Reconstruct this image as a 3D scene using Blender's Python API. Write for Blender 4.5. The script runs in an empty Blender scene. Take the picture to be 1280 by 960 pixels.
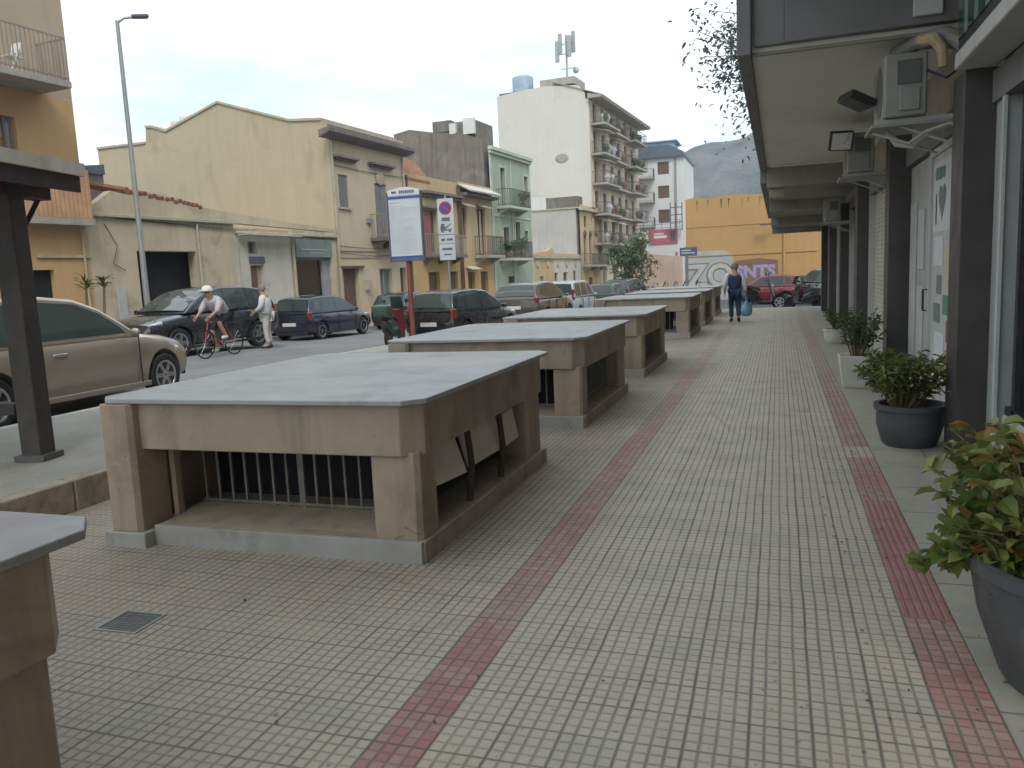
import bpy, bmesh, math, random
from mathutils import Vector, Matrix
R = math.radians
rnd = random.Random(11)
SC = bpy.context.scene
COL = SC.collection

# ------------------------------------------------------------------ helpers
class MB:
    """collects shapes, then links them as ONE mesh object"""
    def __init__(s): s.v = []; s.f = []
    def add(s, vs, fs):
        o = len(s.v); s.v += [tuple(p) for p in vs]; s.f += [tuple(i + o for i in f) for f in fs]; return s
    def box(s, x0, x1, y0, y1, z0, z1):
        return s.add([(x0,y0,z0),(x1,y0,z0),(x1,y1,z0),(x0,y1,z0),(x0,y0,z1),(x1,y0,z1),(x1,y1,z1),(x0,y1,z1)],
                     [(0,3,2,1),(4,5,6,7),(0,1,5,4),(1,2,6,5),(2,3,7,6),(3,0,4,7)])
    def obox(s, c, sx, sy, sz, M):
        vs = [Vector(c) + M @ Vector((a*sx/2, b*sy/2, e*sz/2)) for e in (-1,1) for a, b in ((-1,-1),(1,-1),(1,1),(-1,1))]
        return s.add(vs, [(0,3,2,1),(4,5,6,7),(0,1,5,4),(1,2,6,5),(2,3,7,6),(3,0,4,7)])
    def prism(s, pts, ax, a, b):
        n = len(pts)
        def P(p, t):
            return {'x': (t, p[0], p[1]), 'y': (p[0], t, p[1]), 'z': (p[0], p[1], t)}[ax]
        return s.add([P(p, a) for p in pts] + [P(p, b) for p in pts],
                     [tuple(range(n)), tuple(range(2*n-1, n-1, -1))] + [(i, (i+1) % n, n+(i+1) % n, n+i) for i in range(n)])
    def tube(s, path, r, n=8, caps=True):
        path = [Vector(p) for p in path]; rr = r if isinstance(r, (list, tuple)) else [r]*len(path)
        o = len(s.v); ref = None
        for i, p in enumerate(path):
            d = (path[min(i+1, len(path)-1)] - path[max(i-1, 0)]).normalized()
            if ref is None: ref = Vector((0,0,1)) if abs(d.z) < .9 else Vector((1,0,0))
            a = d.cross(ref).normalized(); b = a.cross(d); ref = b
            for k in range(n):
                t = 2*math.pi*k/n; s.v.append(tuple(p + (a*math.cos(t) + b*math.sin(t))*rr[i]))
        for i in range(len(path)-1):
            for k in range(n):
                s.f.append((o+i*n+k, o+i*n+(k+1) % n, o+(i+1)*n+(k+1) % n, o+(i+1)*n+k))
        if caps:
            s.f.append(tuple(o+k for k in range(n-1, -1, -1))); s.f.append(tuple(o+(len(path)-1)*n+k for k in range(n)))
        return s
    def lathe(s, prof, c=(0,0,0), ax='z', n=24, sx=1, sy=1):
        o = len(s.v); c = Vector(c)
        for r, h in prof:
            for k in range(n):
                t = 2*math.pi*k/n; u, w = r*math.cos(t)*sx, r*math.sin(t)*sy
                s.v.append(tuple(c + Vector({'z': (u,w,h), 'y': (u,h,w), 'x': (h,u,w)}[ax])))
        m = len(prof)
        for i in range(m-1):
            for k in range(n):
                s.f.append((o+i*n+k, o+i*n+(k+1) % n, o+(i+1)*n+(k+1) % n, o+(i+1)*n+k))
        if prof[0][0] > 1e-4: s.f.append(tuple(o+k for k in range(n-1, -1, -1)))
        if prof[-1][0] > 1e-4: s.f.append(tuple(o+(m-1)*n+k for k in range(n)))
        return s
    def loft(s, rings, closed=True):
        o = len(s.v); n = len(rings[0])
        for r in rings: s.v += [tuple(p) for p in r]
        for i in range(len(rings)-1):
            for k in range(n if closed else n-1):
                s.f.append((o+i*n+k, o+i*n+(k+1) % n, o+(i+1)*n+(k+1) % n, o+(i+1)*n+k))
        s.f.append(tuple(o+k for k in range(n-1, -1, -1))); s.f.append(tuple(o+(len(rings)-1)*n+k for k in range(n)))
        return s
    def mesh(s, name, mat, ang=30):
        me = bpy.data.meshes.new(name); me.from_pydata(s.v, [], s.f)
        bm = bmesh.new(); bm.from_mesh(me); bmesh.ops.recalc_face_normals(bm, faces=bm.faces); bm.to_mesh(me); bm.free()
        if ang: smooth(me, ang)
        if mat: me.materials.append(mat)
        return me
    def build(s, name, mat, parent=None, ang=30, bevel=0, seg=2, loc=None):
        return link(name, s.mesh(name, mat, ang), parent, bevel, seg, loc)
def _split(s, name, mat, parent=None, **k):
    """one object for every loose piece"""
    par = list(range(len(s.v)))
    def find(i):
        while par[i] != i: par[i] = par[par[i]]; i = par[i]
        return i
    for f in s.f:
        for j in f[1:]: par[find(j)] = find(f[0])
    gr = {}
    for f in s.f: gr.setdefault(find(f[0]), []).append(f)
    out = []
    for fs in gr.values():
        ids = sorted({i for f in fs for i in f}); mp = {i: k for k, i in enumerate(ids)}
        q = MB(); q.v = [s.v[i] for i in ids]; q.f = [tuple(mp[i] for i in f) for f in fs]
        out.append(q.build(name, mat, parent, **k))
    return out
MB.split = _split
def smooth(me, ang):
    for p in me.polygons: p.use_smooth = True
    me.set_sharp_from_angle(angle=R(ang))
def link(name, me, parent=None, bevel=0, seg=2, loc=None):
    o = bpy.data.objects.new(name, me); COL.objects.link(o)
    if parent is not None: o.parent = parent
    if loc: o.location = loc
    if bevel:
        b = o.modifiers.new('bevel', 'BEVEL'); b.width = bevel; b.segments = seg; b.limit_method = 'ANGLE'; b.angle_limit = R(40)
    return o
def tag(o, label=None, cat=None, group=None, kind=None):
    if label: o['label'] = label
    if cat: o['category'] = cat
    if group: o['group'] = group
    if kind: o['kind'] = kind
    return o
def thing(name, label, cat, loc=(0,0,0), rz=0, group=None):
    o = bpy.data.objects.new(name, None); COL.objects.link(o); o.location = loc; o.rotation_euler = (0,0,rz)
    o.empty_display_size = .2
    return tag(o, label, cat, group)
def dup(root, loc, rz=None, label=None):
    def cp(o, par):
        c = o.copy(); COL.objects.link(c)
        if par is not None: c.parent = par
        for ch in list(o.children): cp(ch, c)
        return c
    r = cp(root, None); r.location = loc
    if rz is not None: r.rotation_euler = (0,0,rz)
    if label: r['label'] = label
    return r
def evaluated(o, name):
    """apply the modifiers of o, keep the result as a plain mesh"""
    dg = bpy.context.evaluated_depsgraph_get(); dg.update()
    me = bpy.data.meshes.new_from_object(o.evaluated_get(dg)); me.name = name
    o.modifiers.clear(); old = o.data; o.data = me
    return o

# ------------------------------------------------------------------ materials
class G:
    def __init__(s, nt): s.nt = nt
    def n(s, t, **kw):
        x = s.nt.nodes.new(t)
        for k, v in kw.items(): setattr(x, k, v)
        return x
    def put(s, sock, v):
        if isinstance(v, bpy.types.NodeSocket): s.nt.links.new(v, sock)
        else: sock.default_value = v
    def m(s, op, a, b=None, c=None, clamp=False):
        x = s.n('ShaderNodeMath', operation=op, use_clamp=clamp)
        for i, v in enumerate((a, b, c)):
            if v is not None: s.put(x.inputs[i], v)
        return x.outputs[0]
    def mix(s, f, a, b, mode='MIX'):
        x = s.n('ShaderNodeMix', data_type='RGBA', blend_type=mode); x.clamp_factor = True
        s.put(x.inputs[0], f)
        for i, v in ((6, a), (7, b)):
            if not isinstance(v, bpy.types.NodeSocket) and len(v) == 3: v = (*v, 1)
            s.put(x.inputs[i], v)
        return x.outputs[2]
    def noise(s, vec, scale, detail=4, rough=.55, dist=0):
        x = s.n('ShaderNodeTexNoise'); s.put(x.inputs['Vector'], vec); x.inputs['Scale'].default_value = scale
        x.inputs['Detail'].default_value = detail; x.inputs['Roughness'].default_value = rough; x.inputs['Distortion'].default_value = dist
        return x.outputs['Fac']
    def ramp(s, f, lo, hi, a=0., b=1.):
        x = s.n('ShaderNodeMapRange'); s.put(x.inputs[0], f)
        for i, v in enumerate((lo, hi, a, b)): x.inputs[i+1].default_value = v
        return x.outputs[0]
    def scale(s, vec, k):
        x = s.n('ShaderNodeVectorMath', operation='MULTIPLY'); s.put(x.inputs[0], vec); x.inputs[1].default_value = k
        return x.outputs[0]
    def addv(s, a, b):
        x = s.n('ShaderNodeVectorMath', operation='ADD'); s.put(x.inputs[0], a); s.put(x.inputs[1], b); return x.outputs[0]
def base(name, rough=.8, metal=0., spec=.5, coat=0.):
    m = bpy.data.materials.new(name); m.use_nodes = True; nt = m.node_tree; g = G(nt)
    b = nt.nodes['Principled BSDF']; b.inputs['Roughness'].default_value = rough; b.inputs['Metallic'].default_value = metal
    b.inputs['Specular IOR Level'].default_value = spec; b.inputs['Coat Weight'].default_value = coat; b.inputs['Coat Roughness'].default_value = .06
    return m, g, b
def objvec(g):
    tc = g.n('ShaderNodeTexCoord'); oi = g.n('ShaderNodeObjectInfo')
    k = g.m('MULTIPLY', oi.outputs['Random'], 37.)
    c = g.n('ShaderNodeCombineXYZ'); g.put(c.inputs[0], k); g.put(c.inputs[1], g.m('MULTIPLY', k, 1.7)); g.put(c.inputs[2], 0.)
    return g.addv(tc.outputs['Object'], c.outputs[0])
def bump(g, b, h, dist=.01, st=.5):
    x = g.n('ShaderNodeBump'); x.inputs['Strength'].default_value = st; x.inputs['Distance'].default_value = dist
    g.put(x.inputs['Height'], h); g.put(b.inputs['Normal'], x.outputs[0])
def M(name, col, rough=.8, var=.18, vs=2.5, bs=0, bd=.004, metal=0., spec=.5, coat=0., streak=0., stain=None, ss=1.2, st=(.55,.7), spots=None, holes=None):
    """procedural surface: mottled base colour, optional rain streaks, stains of another colour, fine relief"""
    m, g, b = base(name, rough, metal, spec, coat); v = objvec(g)
    f = g.ramp(g.noise(v, vs, 6, .6), .3, .7)
    lo = tuple(c*(1-var) for c in col); hi = tuple(min(1, c*(1+var)) for c in col)
    c = g.mix(f, lo, hi)
    if stain:
        c = g.mix(g.m('MULTIPLY', g.ramp(g.noise(v, ss, 7, .65, .6), *st), .75), c, stain)
    if streak:
        s = g.ramp(g.noise(g.scale(v, (3.2, 3.2, .22)), 1.6, 5, .6), .5, .72)
        c = g.mix(g.m('MULTIPLY', s, streak), c, tuple(x*.45 for x in col))
    if spots: c = g.mix(g.m('MULTIPLY', g.ramp(g.noise(v, 13, 5, .65, 1.2), .66, .70), .7), c, spots)
    if holes: c = g.mix(g.m('MULTIPLY', g.ramp(g.noise(g.addv(v, (7.3,2.1,4.4)), 7, 7, .72, .8), .64, .69), .75), c, holes)
    g.put(b.inputs['Base Color'], c)
    if rough > .2: g.put(b.inputs['Roughness'], g.ramp(g.noise(v, vs*2.3, 3), .3, .7, rough-.08, min(1, rough+.08)))
    if bs: bump(g, b, g.noise(v, bs, 5, .6), bd)
    return m

def glass(name, col=(.02,.025,.03), rough=.06):
    m, g, b = base(name, rough, 0, .6); v = objvec(g)
    g.put(b.inputs['Base Color'], g.mix(g.noise(v, .7, 2), tuple(c*.5 for c in col), tuple(c*1.5 for c in col)))
    return m
def slat(name, col, axis, pitch, rough=.7, depth=.5):
    """boards or louvres: relief and gap lines repeated along one axis"""
    m, g, b = base(name, rough); v = objvec(g); s = g.n('ShaderNodeSeparateXYZ'); tc = g.n('ShaderNodeTexCoord'); g.put(s.inputs[0], tc.outputs['Object'])
    fr = g.m('FRACT', g.m('DIVIDE', s.outputs['XYZ'.index(axis)], pitch)); gap = g.m('LESS_THAN', fr, .16)
    c = g.mix(g.ramp(g.noise(v, 3, 5), .3, .7), tuple(k*.82 for k in col), tuple(min(1, k*1.15) for k in col))
    g.put(b.inputs['Base Color'], g.mix(g.m('MULTIPLY', gap, depth), c, tuple(k*.2 for k in col)))
    bump(g, b, fr, .01, .6); return m

def paving_mat():
    m, g, b = base('promenade_tiles', .72)
    geo = g.n('ShaderNodeNewGeometry'); p = geo.outputs['Position']; s = g.n('ShaderNodeSeparateXYZ'); g.put(s.inputs[0], p)
    X, Y = s.outputs[0], s.outputs[1]; T = .2155
    wob = g.m('MULTIPLY', g.m('SUBTRACT', g.noise(p, 1.1, 2), .5), .02)
    u = g.m('DIVIDE', g.m('ADD', g.m('ADD', X, 1.395), wob), T); v = g.m('DIVIDE', g.m('ADD', Y, wob), T)
    def line(t, w0, w1):
        d = g.m('ABSOLUTE', g.m('SUBTRACT', g.m('FRACT', t), .5)); return g.ramp(d, .5-w1, .5-w0)
    tile = g.m('MAXIMUM', line(u, .010, .036), g.m('MULTIPLY', line(v, .010, .036), .85))
    cell = g.m('MAXIMUM', line(g.m('MULTIPLY', u, 4), .04, .18), g.m('MULTIPLY', line(g.m('MULTIPLY', v, 4), .04, .17), .72))
    slab = g.m('GREATER_THAN', X, .7595)
    # wide plain margin along the shop fronts
    mu = g.m('MAXIMUM', line(g.m('DIVIDE', Y, .62), .006, .014), line(g.m('DIVIDE', g.m('SUBTRACT', X, .76), .40), .006, .016))
    rib = g.m('MULTIPLY', g.m('MULTIPLY', g.m('GREATER_THAN', X, .5445), g.m('LESS_THAN', X, .76)), g.m('MULTIPLY', g.m('GREATER_THAN', Y, 3.88), g.m('LESS_THAN', Y, 5.82)))
    ribs = line(g.m('MULTIPLY', u, 6), .10, .26)
    cell = g.m('ADD', g.m('MULTIPLY', cell, g.m('SUBTRACT', 1, rib)), g.m('MULTIPLY', ribs, rib))
    groove = g.mix(slab, g.m('MAXIMUM', tile, g.m('MULTIPLY', cell, .9)), mu)
    tileg = g.m('MULTIPLY', tile, g.m('SUBTRACT', 1, slab))
    ids = g.n('ShaderNodeCombineXYZ'); g.put(ids.inputs[0], g.m('FLOOR', u)); g.put(ids.inputs[1], g.m('FLOOR', v))
    wn = g.n('ShaderNodeTexWhiteNoise', noise_dimensions='2D'); g.put(wn.inputs['Vector'], ids.outputs[0]); rv = wn.outputs['Value']
    idc = g.n('ShaderNodeCombineXYZ'); g.put(idc.inputs[0], g.m('FLOOR', g.m('MULTIPLY', u, 4))); g.put(idc.inputs[1], g.m('FLOOR', g.m('MULTIPLY', v, 4)))
    wc = g.n('ShaderNodeTexWhiteNoise', noise_dimensions='2D'); g.put(wc.inputs['Vector'], idc.outputs[0])
    big = g.noise(p, .55, 5, .6); mid = g.noise(p, 2.7, 5, .65)
    grey, beige, warm = (.392,.346,.282), (.425,.362,.278), (.36,.285,.208)
    c = g.mix(g.ramp(g.m('ADD', g.m('MULTIPLY', rv, .45), big), .48, .92), grey, beige)
    c = g.mix(g.m('MULTIPLY', g.ramp(mid, .55, .75), .45), c, warm)
    # browner worn paving round the stalls and the left side
    left = g.m('MULTIPLY', g.ramp(X, -1.6, -2.6), g.ramp(big, .3, .65))
    c = g.mix(g.m('MULTIPLY', left, .55), c, (.25,.20,.148))
    c = g.mix(slab, c, g.mix(g.ramp(mid, .3, .7), (.26,.242,.20), (.32,.30,.25)))
    # red guide strips
    redA = g.m('MULTIPLY', g.m('GREATER_THAN', X, -1.395), g.m('LESS_THAN', X, -1.1795))
    redB = g.m('MULTIPLY', g.m('GREATER_THAN', X, .5445), g.m('LESS_THAN', X, .76))
    redB = g.m('MULTIPLY', redB, g.m('SUBTRACT', 1, g.m('MULTIPLY', g.m('GREATER_THAN', Y, 7.1), g.m('LESS_THAN', Y, 7.54))))
    pale = g.m('MULTIPLY', g.ramp(Y, 7, 16, 1., .45), g.ramp(g.noise(p, 1.3, 4), .28, .55, .55, 1.))
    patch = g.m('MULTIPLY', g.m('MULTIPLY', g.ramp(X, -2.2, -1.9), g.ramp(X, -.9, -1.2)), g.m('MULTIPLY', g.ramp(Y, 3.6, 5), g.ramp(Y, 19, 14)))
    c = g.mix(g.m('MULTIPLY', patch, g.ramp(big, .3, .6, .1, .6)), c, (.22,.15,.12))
    red = g.mix(wc.outputs['Value'], (.305,.140,.118), (.325,.165,.140))
    c = g.mix(g.m('MULTIPLY', g.m('MAXIMUM', redA, redB), pale), c, red)
    c = g.mix(g.m('MULTIPLY', g.m('SUBTRACT', wc.outputs['Value'], .35), .34), c, (.40,.38,.32))
    c = g.mix(g.m('MULTIPLY', g.m('LESS_THAN', rv, .10), .16), c, (.25,.25,.24))
    crk = g.n('ShaderNodeTexVoronoi', feature='DISTANCE_TO_EDGE'); g.put(crk.inputs['Vector'], g.addv(p, g.scale(g.n('ShaderNodeTexNoise').outputs['Color'], (.0,.0,.0)))); crk.inputs['Scale'].default_value = .42
    ck = g.m('MULTIPLY', g.ramp(crk.outputs['Distance'], .010, .004), g.ramp(g.noise(p, .8, 3), .5, .6)); c = g.mix(g.m('MULTIPLY', ck, .18), c, (.08,.07,.06))
    gum = g.ramp(g.noise(p, 24, 2, .4), .70, .74)
    c = g.mix(g.m('MULTIPLY', gum, .6), c, (.1,.095,.085))
    dirt = g.ramp(g.noise(p, 1.9, 7, .7, .4), .52, .75)
    c = g.mix(g.m('MULTIPLY', dirt, .30), c, (.17,.15,.12))
    c = g.mix(g.m('MULTIPLY', rib, .55), c, (.25,.095,.085))
    gd = g.m('MULTIPLY', groove, g.ramp(g.noise(p, 4, 3), .3, .7, .5, .9))
    gd = g.m('MULTIPLY', gd, g.m('SUBTRACT', 1, g.m('MULTIPLY', rib, .55)))
    c = g.mix(gd, c, (.10,.092,.078)); c = g.mix(g.m('MULTIPLY', tileg, g.ramp(g.noise(p, 1.7, 3), .35, .65, .22, .72)), c, (.08,.073,.062))
    g.put(b.inputs['Base Color'], c)
    g.put(b.inputs['Roughness'], g.ramp(mid, .3, .7, .55, .8))
    h = g.m('SUBTRACT', g.m('ADD', g.m('MULTIPLY', g.noise(p, 60, 3), .15), g.m('MULTIPLY', rv, .25)), groove)
    bump(g, b, h, .004, .7)
    return m

def asphalt_mat(name, col, crack=.4):
    m, g, b = base(name, .88); p = g.n('ShaderNodeNewGeometry').outputs['Position']
    c = g.mix(g.ramp(g.noise(p, .5, 6, .65), .3, .7), tuple(k*.75 for k in col), tuple(k*1.25 for k in col))
    c = g.mix(g.ramp(g.noise(p, 90, 2), .5, .75, 0, .5), c, tuple(k*1.8 for k in col))
    c = g.mix(g.m('MULTIPLY', g.ramp(g.noise(g.scale(p, (1.5,.2,1)), 1.2, 6, .7), .55, .7), crack), c, tuple(k*.5 for k in col))
    g.put(b.inputs['Base Color'], c); bump(g, b, g.noise(p, 120, 3), .004, .6); return m

def leaf_mat(name, a, b_, c_=None):
    m, g, b = base(name, .5, 0, .4); geo = g.n('ShaderNodeNewGeometry'); r = geo.outputs['Random Per Island']
    c = g.mix(r, a, b_)
    if c_: c = g.mix(g.m('GREATER_THAN', r, .87), c, c_)
    g.put(b.inputs['Base Color'], c); b.inputs['Subsurface Weight'].default_value = 0
    tr = g.n('ShaderNodeBsdfTranslucent'); g.put(tr.inputs[0], c); mx = g.n('ShaderNodeMixShader'); mx.inputs[0].default_value = .25
    out = g.nt.nodes['Material Output']; g.nt.links.new(b.outputs[0], mx.inputs[1]); g.nt.links.new(tr.outputs[0], mx.inputs[2]); g.nt.links.new(mx.outputs[0], out.inputs[0])
    return m

def paint(name, col, metal=.35, rough=.32):
    m, g, b = base(name, rough, metal, .5, .9); v = objvec(g)
    f = g.ramp(g.noise(v, 3, 6, .65), .35, .75)
    g.put(b.inputs['Base Color'], g.mix(g.m('MULTIPLY', f, .22), col, tuple(.6*k+.06 for k in col)))
    g.put(b.inputs['Roughness'], g.ramp(f, 0, 1, rough, rough+.15)); return m

MT = {}
def mk():
    t = MT
    t['concrete'] = M('stall_render', (.355,.292,.215), .88, .13, 2.2, 45, .005, streak=.5, stain=(.17,.135,.10), ss=1.7, st=(.53,.72), spots=(.40,.37,.31), holes=(.13,.10,.075))
    t['marble'] = M('stall_marble', (.335,.328,.328), .40, .16, 1.6, 30, .0015, stain=(.17,.155,.135), ss=2.6, st=(.5,.72), spots=(.11,.10,.085))
    t['plinth'] = M('plinth_stone', (.37,.36,.34), .7, .14, 3, 40, .003, stain=(.22,.19,.15), ss=2.5)
    t['bars'] = M('grille_iron', (.20,.185,.16), .6, .3, 8, 0)
    t['dark'] = M('dark_void', (.018,.018,.02), .9, .2, 2)  # near black, paints in the shade inside the stalls and the garage
    t['rustshade'] = M('rust_and_shade_dark', (.05,.035,.028), .85, .4, 3)  # rust brown of the pipes, also the painted shade behind side grilles
    t['board'] = M('cardboard', (.62,.55,.45), .85, .12, 5, 30, .002)
    t['col'] = M('dark_pilaster_cladding', (.052,.045,.042), .55, .25, 2.5, 60, .001, stain=(.06,.05,.046), ss=2)
    t['shopwall'] = M('arcade_wall_plaster', (.33,.30,.255), .85, .15, 2, 40, .003, streak=.25)
    t['soffit'] = M('overhang_soffit_plaster', (.66,.64,.59), .9, .05, .9, 30, .002, stain=(.55,.52,.46), ss=.8)
    t['ocon'] = M('overhang_concrete', (.17,.165,.165), .85, .12, 1.4, 40, .003, streak=.3)
    t['beamc'] = M('overhang_beam', (.28,.26,.23), .85, .12, 1.5, 30, .003, streak=.3)
    t['whitepanel'] = M('white_painted_metal', (.45,.46,.45), .5, .1, 2, streak=.25)
    t['greypanel'] = M('grey_painted_panel', (.36,.37,.36), .55, .12, 2, streak=.25)
    t['shutter'] = slat('roller_shutter', (.46,.44,.38), 'Z', .075)
    t['shutterd'] = slat('roller_shutter_dark', (.17,.15,.14), 'Z', .075)
    t['glass'] = glass('shop_glass', (.018,.02,.024), .08)
    t['winglass'] = glass('window_glass', (.025,.03,.035), .12)
    t['carglass'] = glass('car_glass', (.045,.062,.058), .04)
    t['ac'] = M('ac_casing', (.24,.24,.215), .5, .1, 4, streak=.3)
    t['acd'] = M('ac_grille', (.10,.10,.09), .6, .2, 6)
    t['duct'] = M('torn_insulation', (.42,.31,.19), .9, .3, 9, 50, .006)
    t['pipe'] = M('pale_pipe', (.36,.355,.33), .5, .12, 5)
    t['rubber'] = M('tyre_rubber', (.022,.022,.023), .85, .2, 6, 60, .002)
    t['rim'] = M('alloy_rim', (.42,.43,.44), .35, .15, 5, metal=.6)
    t['black'] = M('black_plastic', (.022,.022,.024), .5, .2, 6)
    t['chrome'] = M('bright_metal', (.55,.56,.57), .25, .1, 5, metal=.9)
    t['lampred'] = M('red_lamp_lens', (.22,.022,.022), .2, .15, 8, coat=.8)
    t['lampclear'] = M('clear_lamp_lens', (.55,.57,.58), .12, .15, 12, metal=.4, coat=.8)
    t['plate'] = M('number_plate', (.68,.68,.66), .45, .05, 9)
    t['yellow'] = M('yellow_render', (.44,.372,.258), .9, .06, .5, 30, .003, streak=.14, stain=(.36,.30,.20), ss=.5)
    t['yellowfront'] = M('yellow_render_front', (.51,.43,.305), .9, .07, .7, 30, .003, streak=.18, stain=(.38,.32,.22), ss=.6)
    t['cornice'] = M('grey_cornice', (.17,.15,.14), .85, .2, 2, streak=.3)
    t['trim'] = M('stone_trim', (.42,.37,.28), .85, .15, 2, 30, .004, streak=.3)
    t['low'] = M('peeling_render', (.50,.425,.305), .92, .13, 1.1, 25, .006, streak=.3, stain=(.30,.265,.215), ss=.9, st=(.54,.66), spots=(.56,.50,.40), holes=(.20,.165,.125))
    t['lowwhite'] = M('whitewash', (.55,.52,.455), .9, .1, 1.3, 25, .004, streak=.3, stain=(.36,.33,.28), ss=1.2)
    t['rooftile'] = M('terracotta_tiles', (.27,.125,.07), .85, .35, 5, 12, .03, stain=(.18,.15,.11), ss=2.5)
    t['orange'] = M('orange_render', (.53,.335,.165), .9, .07, .6, 30, .002, streak=.12)
    t['tan'] = M('tan_render', (.42,.335,.245), .9, .08, .6, 30, .002, streak=.15)
    t['orslat'] = slat('orange_slats', (.52,.30,.16), 'X', .13, .75, .45)
    t['slab'] = M('balcony_concrete', (.34,.315,.275), .85, .15, 2, 30, .004, streak=.35)
    t['iron'] = M('railing_iron', (.10,.095,.09), .6, .25, 6)
    t['ironlight'] = M('painted_railing', (.28,.24,.20), .6, .15, 6)
    t['green'] = M('green_render', (.315,.382,.285), .9, .07, .6, 30, .003, streak=.22, stain=(.26,.31,.22), ss=.8)
    t['greentrim'] = M('pale_green_trim', (.44,.48,.39), .9, .1, 1, streak=.25)
    t['greyflank'] = M('bare_stained_concrete', (.165,.150,.13), .95, .22, .9, 20, .01, streak=.6, stain=(.30,.275,.24), ss=.5)
    t['gold'] = M('ochre_render', (.47,.36,.21), .9, .09, .7, 30, .003, streak=.22)
    t['gold2'] = M('deep_ochre_render', (.50,.34,.15), .9, .08, .7, 30, .003, streak=.15)
    t['beige'] = M('tower_render', (.575,.55,.485), .9, .04, .3, 20, .002, streak=.08, stain=(.50,.475,.41), ss=.35)
    t['beigef'] = M('tower_front_render', (.56,.475,.36), .9, .08, .6, 20, .003, streak=.3, stain=(.42,.35,.26), ss=.6)
    t['greywhite'] = M('block_wall_grey', (.42,.40,.375), .95, .1, .6, 20, .005, streak=.2)
    t['whiteb'] = M('white_render', (.60,.60,.58), .9, .06, .4, 20, .003, streak=.12)
    t['blueroof'] = M('blue_roof_sheet', (.09,.12,.15), .6, .2, 1, streak=.25)
    t['bluetank'] = M('blue_tank', (.34,.45,.53), .55, .12, 1.5)
    t['pinkwall'] = M('pinkish_wall', (.45,.345,.275), .9, .12, .6, 20, .004, streak=.3)
    t['orwall'] = M('end_wall_orange', (.47,.29,.115), .9, .07, .35, 20, .003, streak=.12, stain=(.46,.285,.12), ss=.35)
    t['stainb'] = M('damp_stain', (.19,.13,.075), .95, .25, 2)
    t['shut'] = slat('grey_shutters', (.20,.20,.215), 'Z', .07)
    t['shutb'] = slat('brown_shutters', (.15,.10,.07), 'Z', .07)
    t['frame'] = M('grey_frame', (.27,.265,.27), .7, .12, 3)
    t['wood'] = M('brown_door', (.12,.075,.05), .65, .25, 3)
    t['curtain'] = M('pale_curtain', (.48,.45,.40), .9, .15, 3)
    t['awning'] = M('awning_cloth', (.52,.49,.43), .85, .1, 3, streak=.2)
    t['shelter'] = M('dark_brown_timber', (.055,.046,.042), .7, .25, 4, 40, .003)
    t['shelterred'] = M('reddish_beam', (.085,.034,.027), .7, .25, 4, 40, .003)
    t['shelterroof'] = M('shelter_roof_edge', (.62,.58,.53), .7, .15, 3, streak=.35)
    t['post'] = M('galvanised_post', (.32,.34,.34), .5, .12, 5, metal=.3)
    t['redpost'] = M('rusty_red_post', (.21,.06,.042), .6, .25, 5, stain=(.16,.07,.05), ss=5)
    t['signwhite'] = M('sign_face', (.52,.565,.585), .45, .07, 2.5)
    t['signblue'] = M('sign_blue', (.035,.075,.30), .4, .1, 5)
    t['signred'] = M('sign_red', (.48,.03,.04), .4, .1, 5)
    t['signdark'] = M('sign_dark_frame', (.10,.10,.14), .5, .15, 5)
    t['ink'] = M('faded_ink', (.12,.14,.20), .6, .2, 12)
    t['pink'] = M('pink_banner', (.42,.11,.15), .6, .15, 1.5)
    t['white'] = M('white_paint', (.66,.66,.64), .55, .07, 3)
    t['slate'] = M('slate_planter_plastic', (.066,.068,.073), .6, .18, 4, 60, .001, stain=(.13,.125,.115), ss=3)
    t['whitepot'] = M('white_planter', (.52,.50,.44), .7, .1, 4, 30, .002, stain=(.33,.30,.24), ss=4)
    t['soil'] = M('soil', (.045,.032,.022), .95, .35, 14, 30, .02)
    t['twig'] = M('twig', (.17,.115,.065), .85, .25, 10)
    t['bark'] = M('bark', (.10,.08,.062), .9, .25, 6, 20, .02)
    t['leafa'] = leaf_mat('variegated_leaves', (.085,.14,.03), (.28,.285,.08), (.27,.17,.05))
    t['leafb'] = leaf_mat('dark_leaves', (.035,.085,.022), (.085,.15,.038))
    t['leafc'] = leaf_mat('olive_leaves', (.07,.12,.028), (.19,.205,.06))
    t['leaft'] = leaf_mat('tree_leaves', (.075,.115,.05), (.17,.215,.09))
    t['leafy'] = leaf_mat('yucca_leaves', (.10,.13,.035), (.20,.20,.06))
    t['leafbare'] = leaf_mat('bluish_leaves', (.045,.06,.06), (.10,.125,.12))
    t['petal'] = leaf_mat('white_petals', (.62,.58,.55), (.7,.55,.52))
    t['skin'] = M('skin', (.42,.25,.175), .6, .1, 12)
    t['hairg'] = M('grey_hair', (.20,.19,.18), .8, .25, 40)
    t['navy'] = M('navy_vest', (.022,.035,.085), .85, .2, 20, 60, .003)
    t['jeans'] = M('blue_jeans', (.02,.042,.075), .85, .25, 20, 80, .003)
    t['cloth'] = M('white_shirt', (.60,.60,.62), .85, .08, 8, 30, .004)
    t['jersey'] = M('pale_jersey', (.44,.40,.43), .8, .15, 9, 30, .004, stain=(.16,.13,.16), ss=6)
    t['blackcloth'] = M('black_shorts', (.02,.02,.024), .8, .2, 12)
    t['bluebag'] = M('blue_plastic_bag', (.20,.40,.58), .4, .2, 7, 14, .02)
    t['graf'] = M('graffiti_whitewash', (.40,.41,.40), .8, .1, 1.5)
    t['grafgrey'] = M('graffiti_shadow', (.17,.18,.20), .8, .3, 2)
    t['graflilac'] = M('graffiti_lilac', (.36,.31,.48), .8, .15, 2)
    t['grafbrown'] = M('brown_patch', (.23,.13,.085), .85, .2, 2)
    t['hill'] = None
mk()
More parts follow.
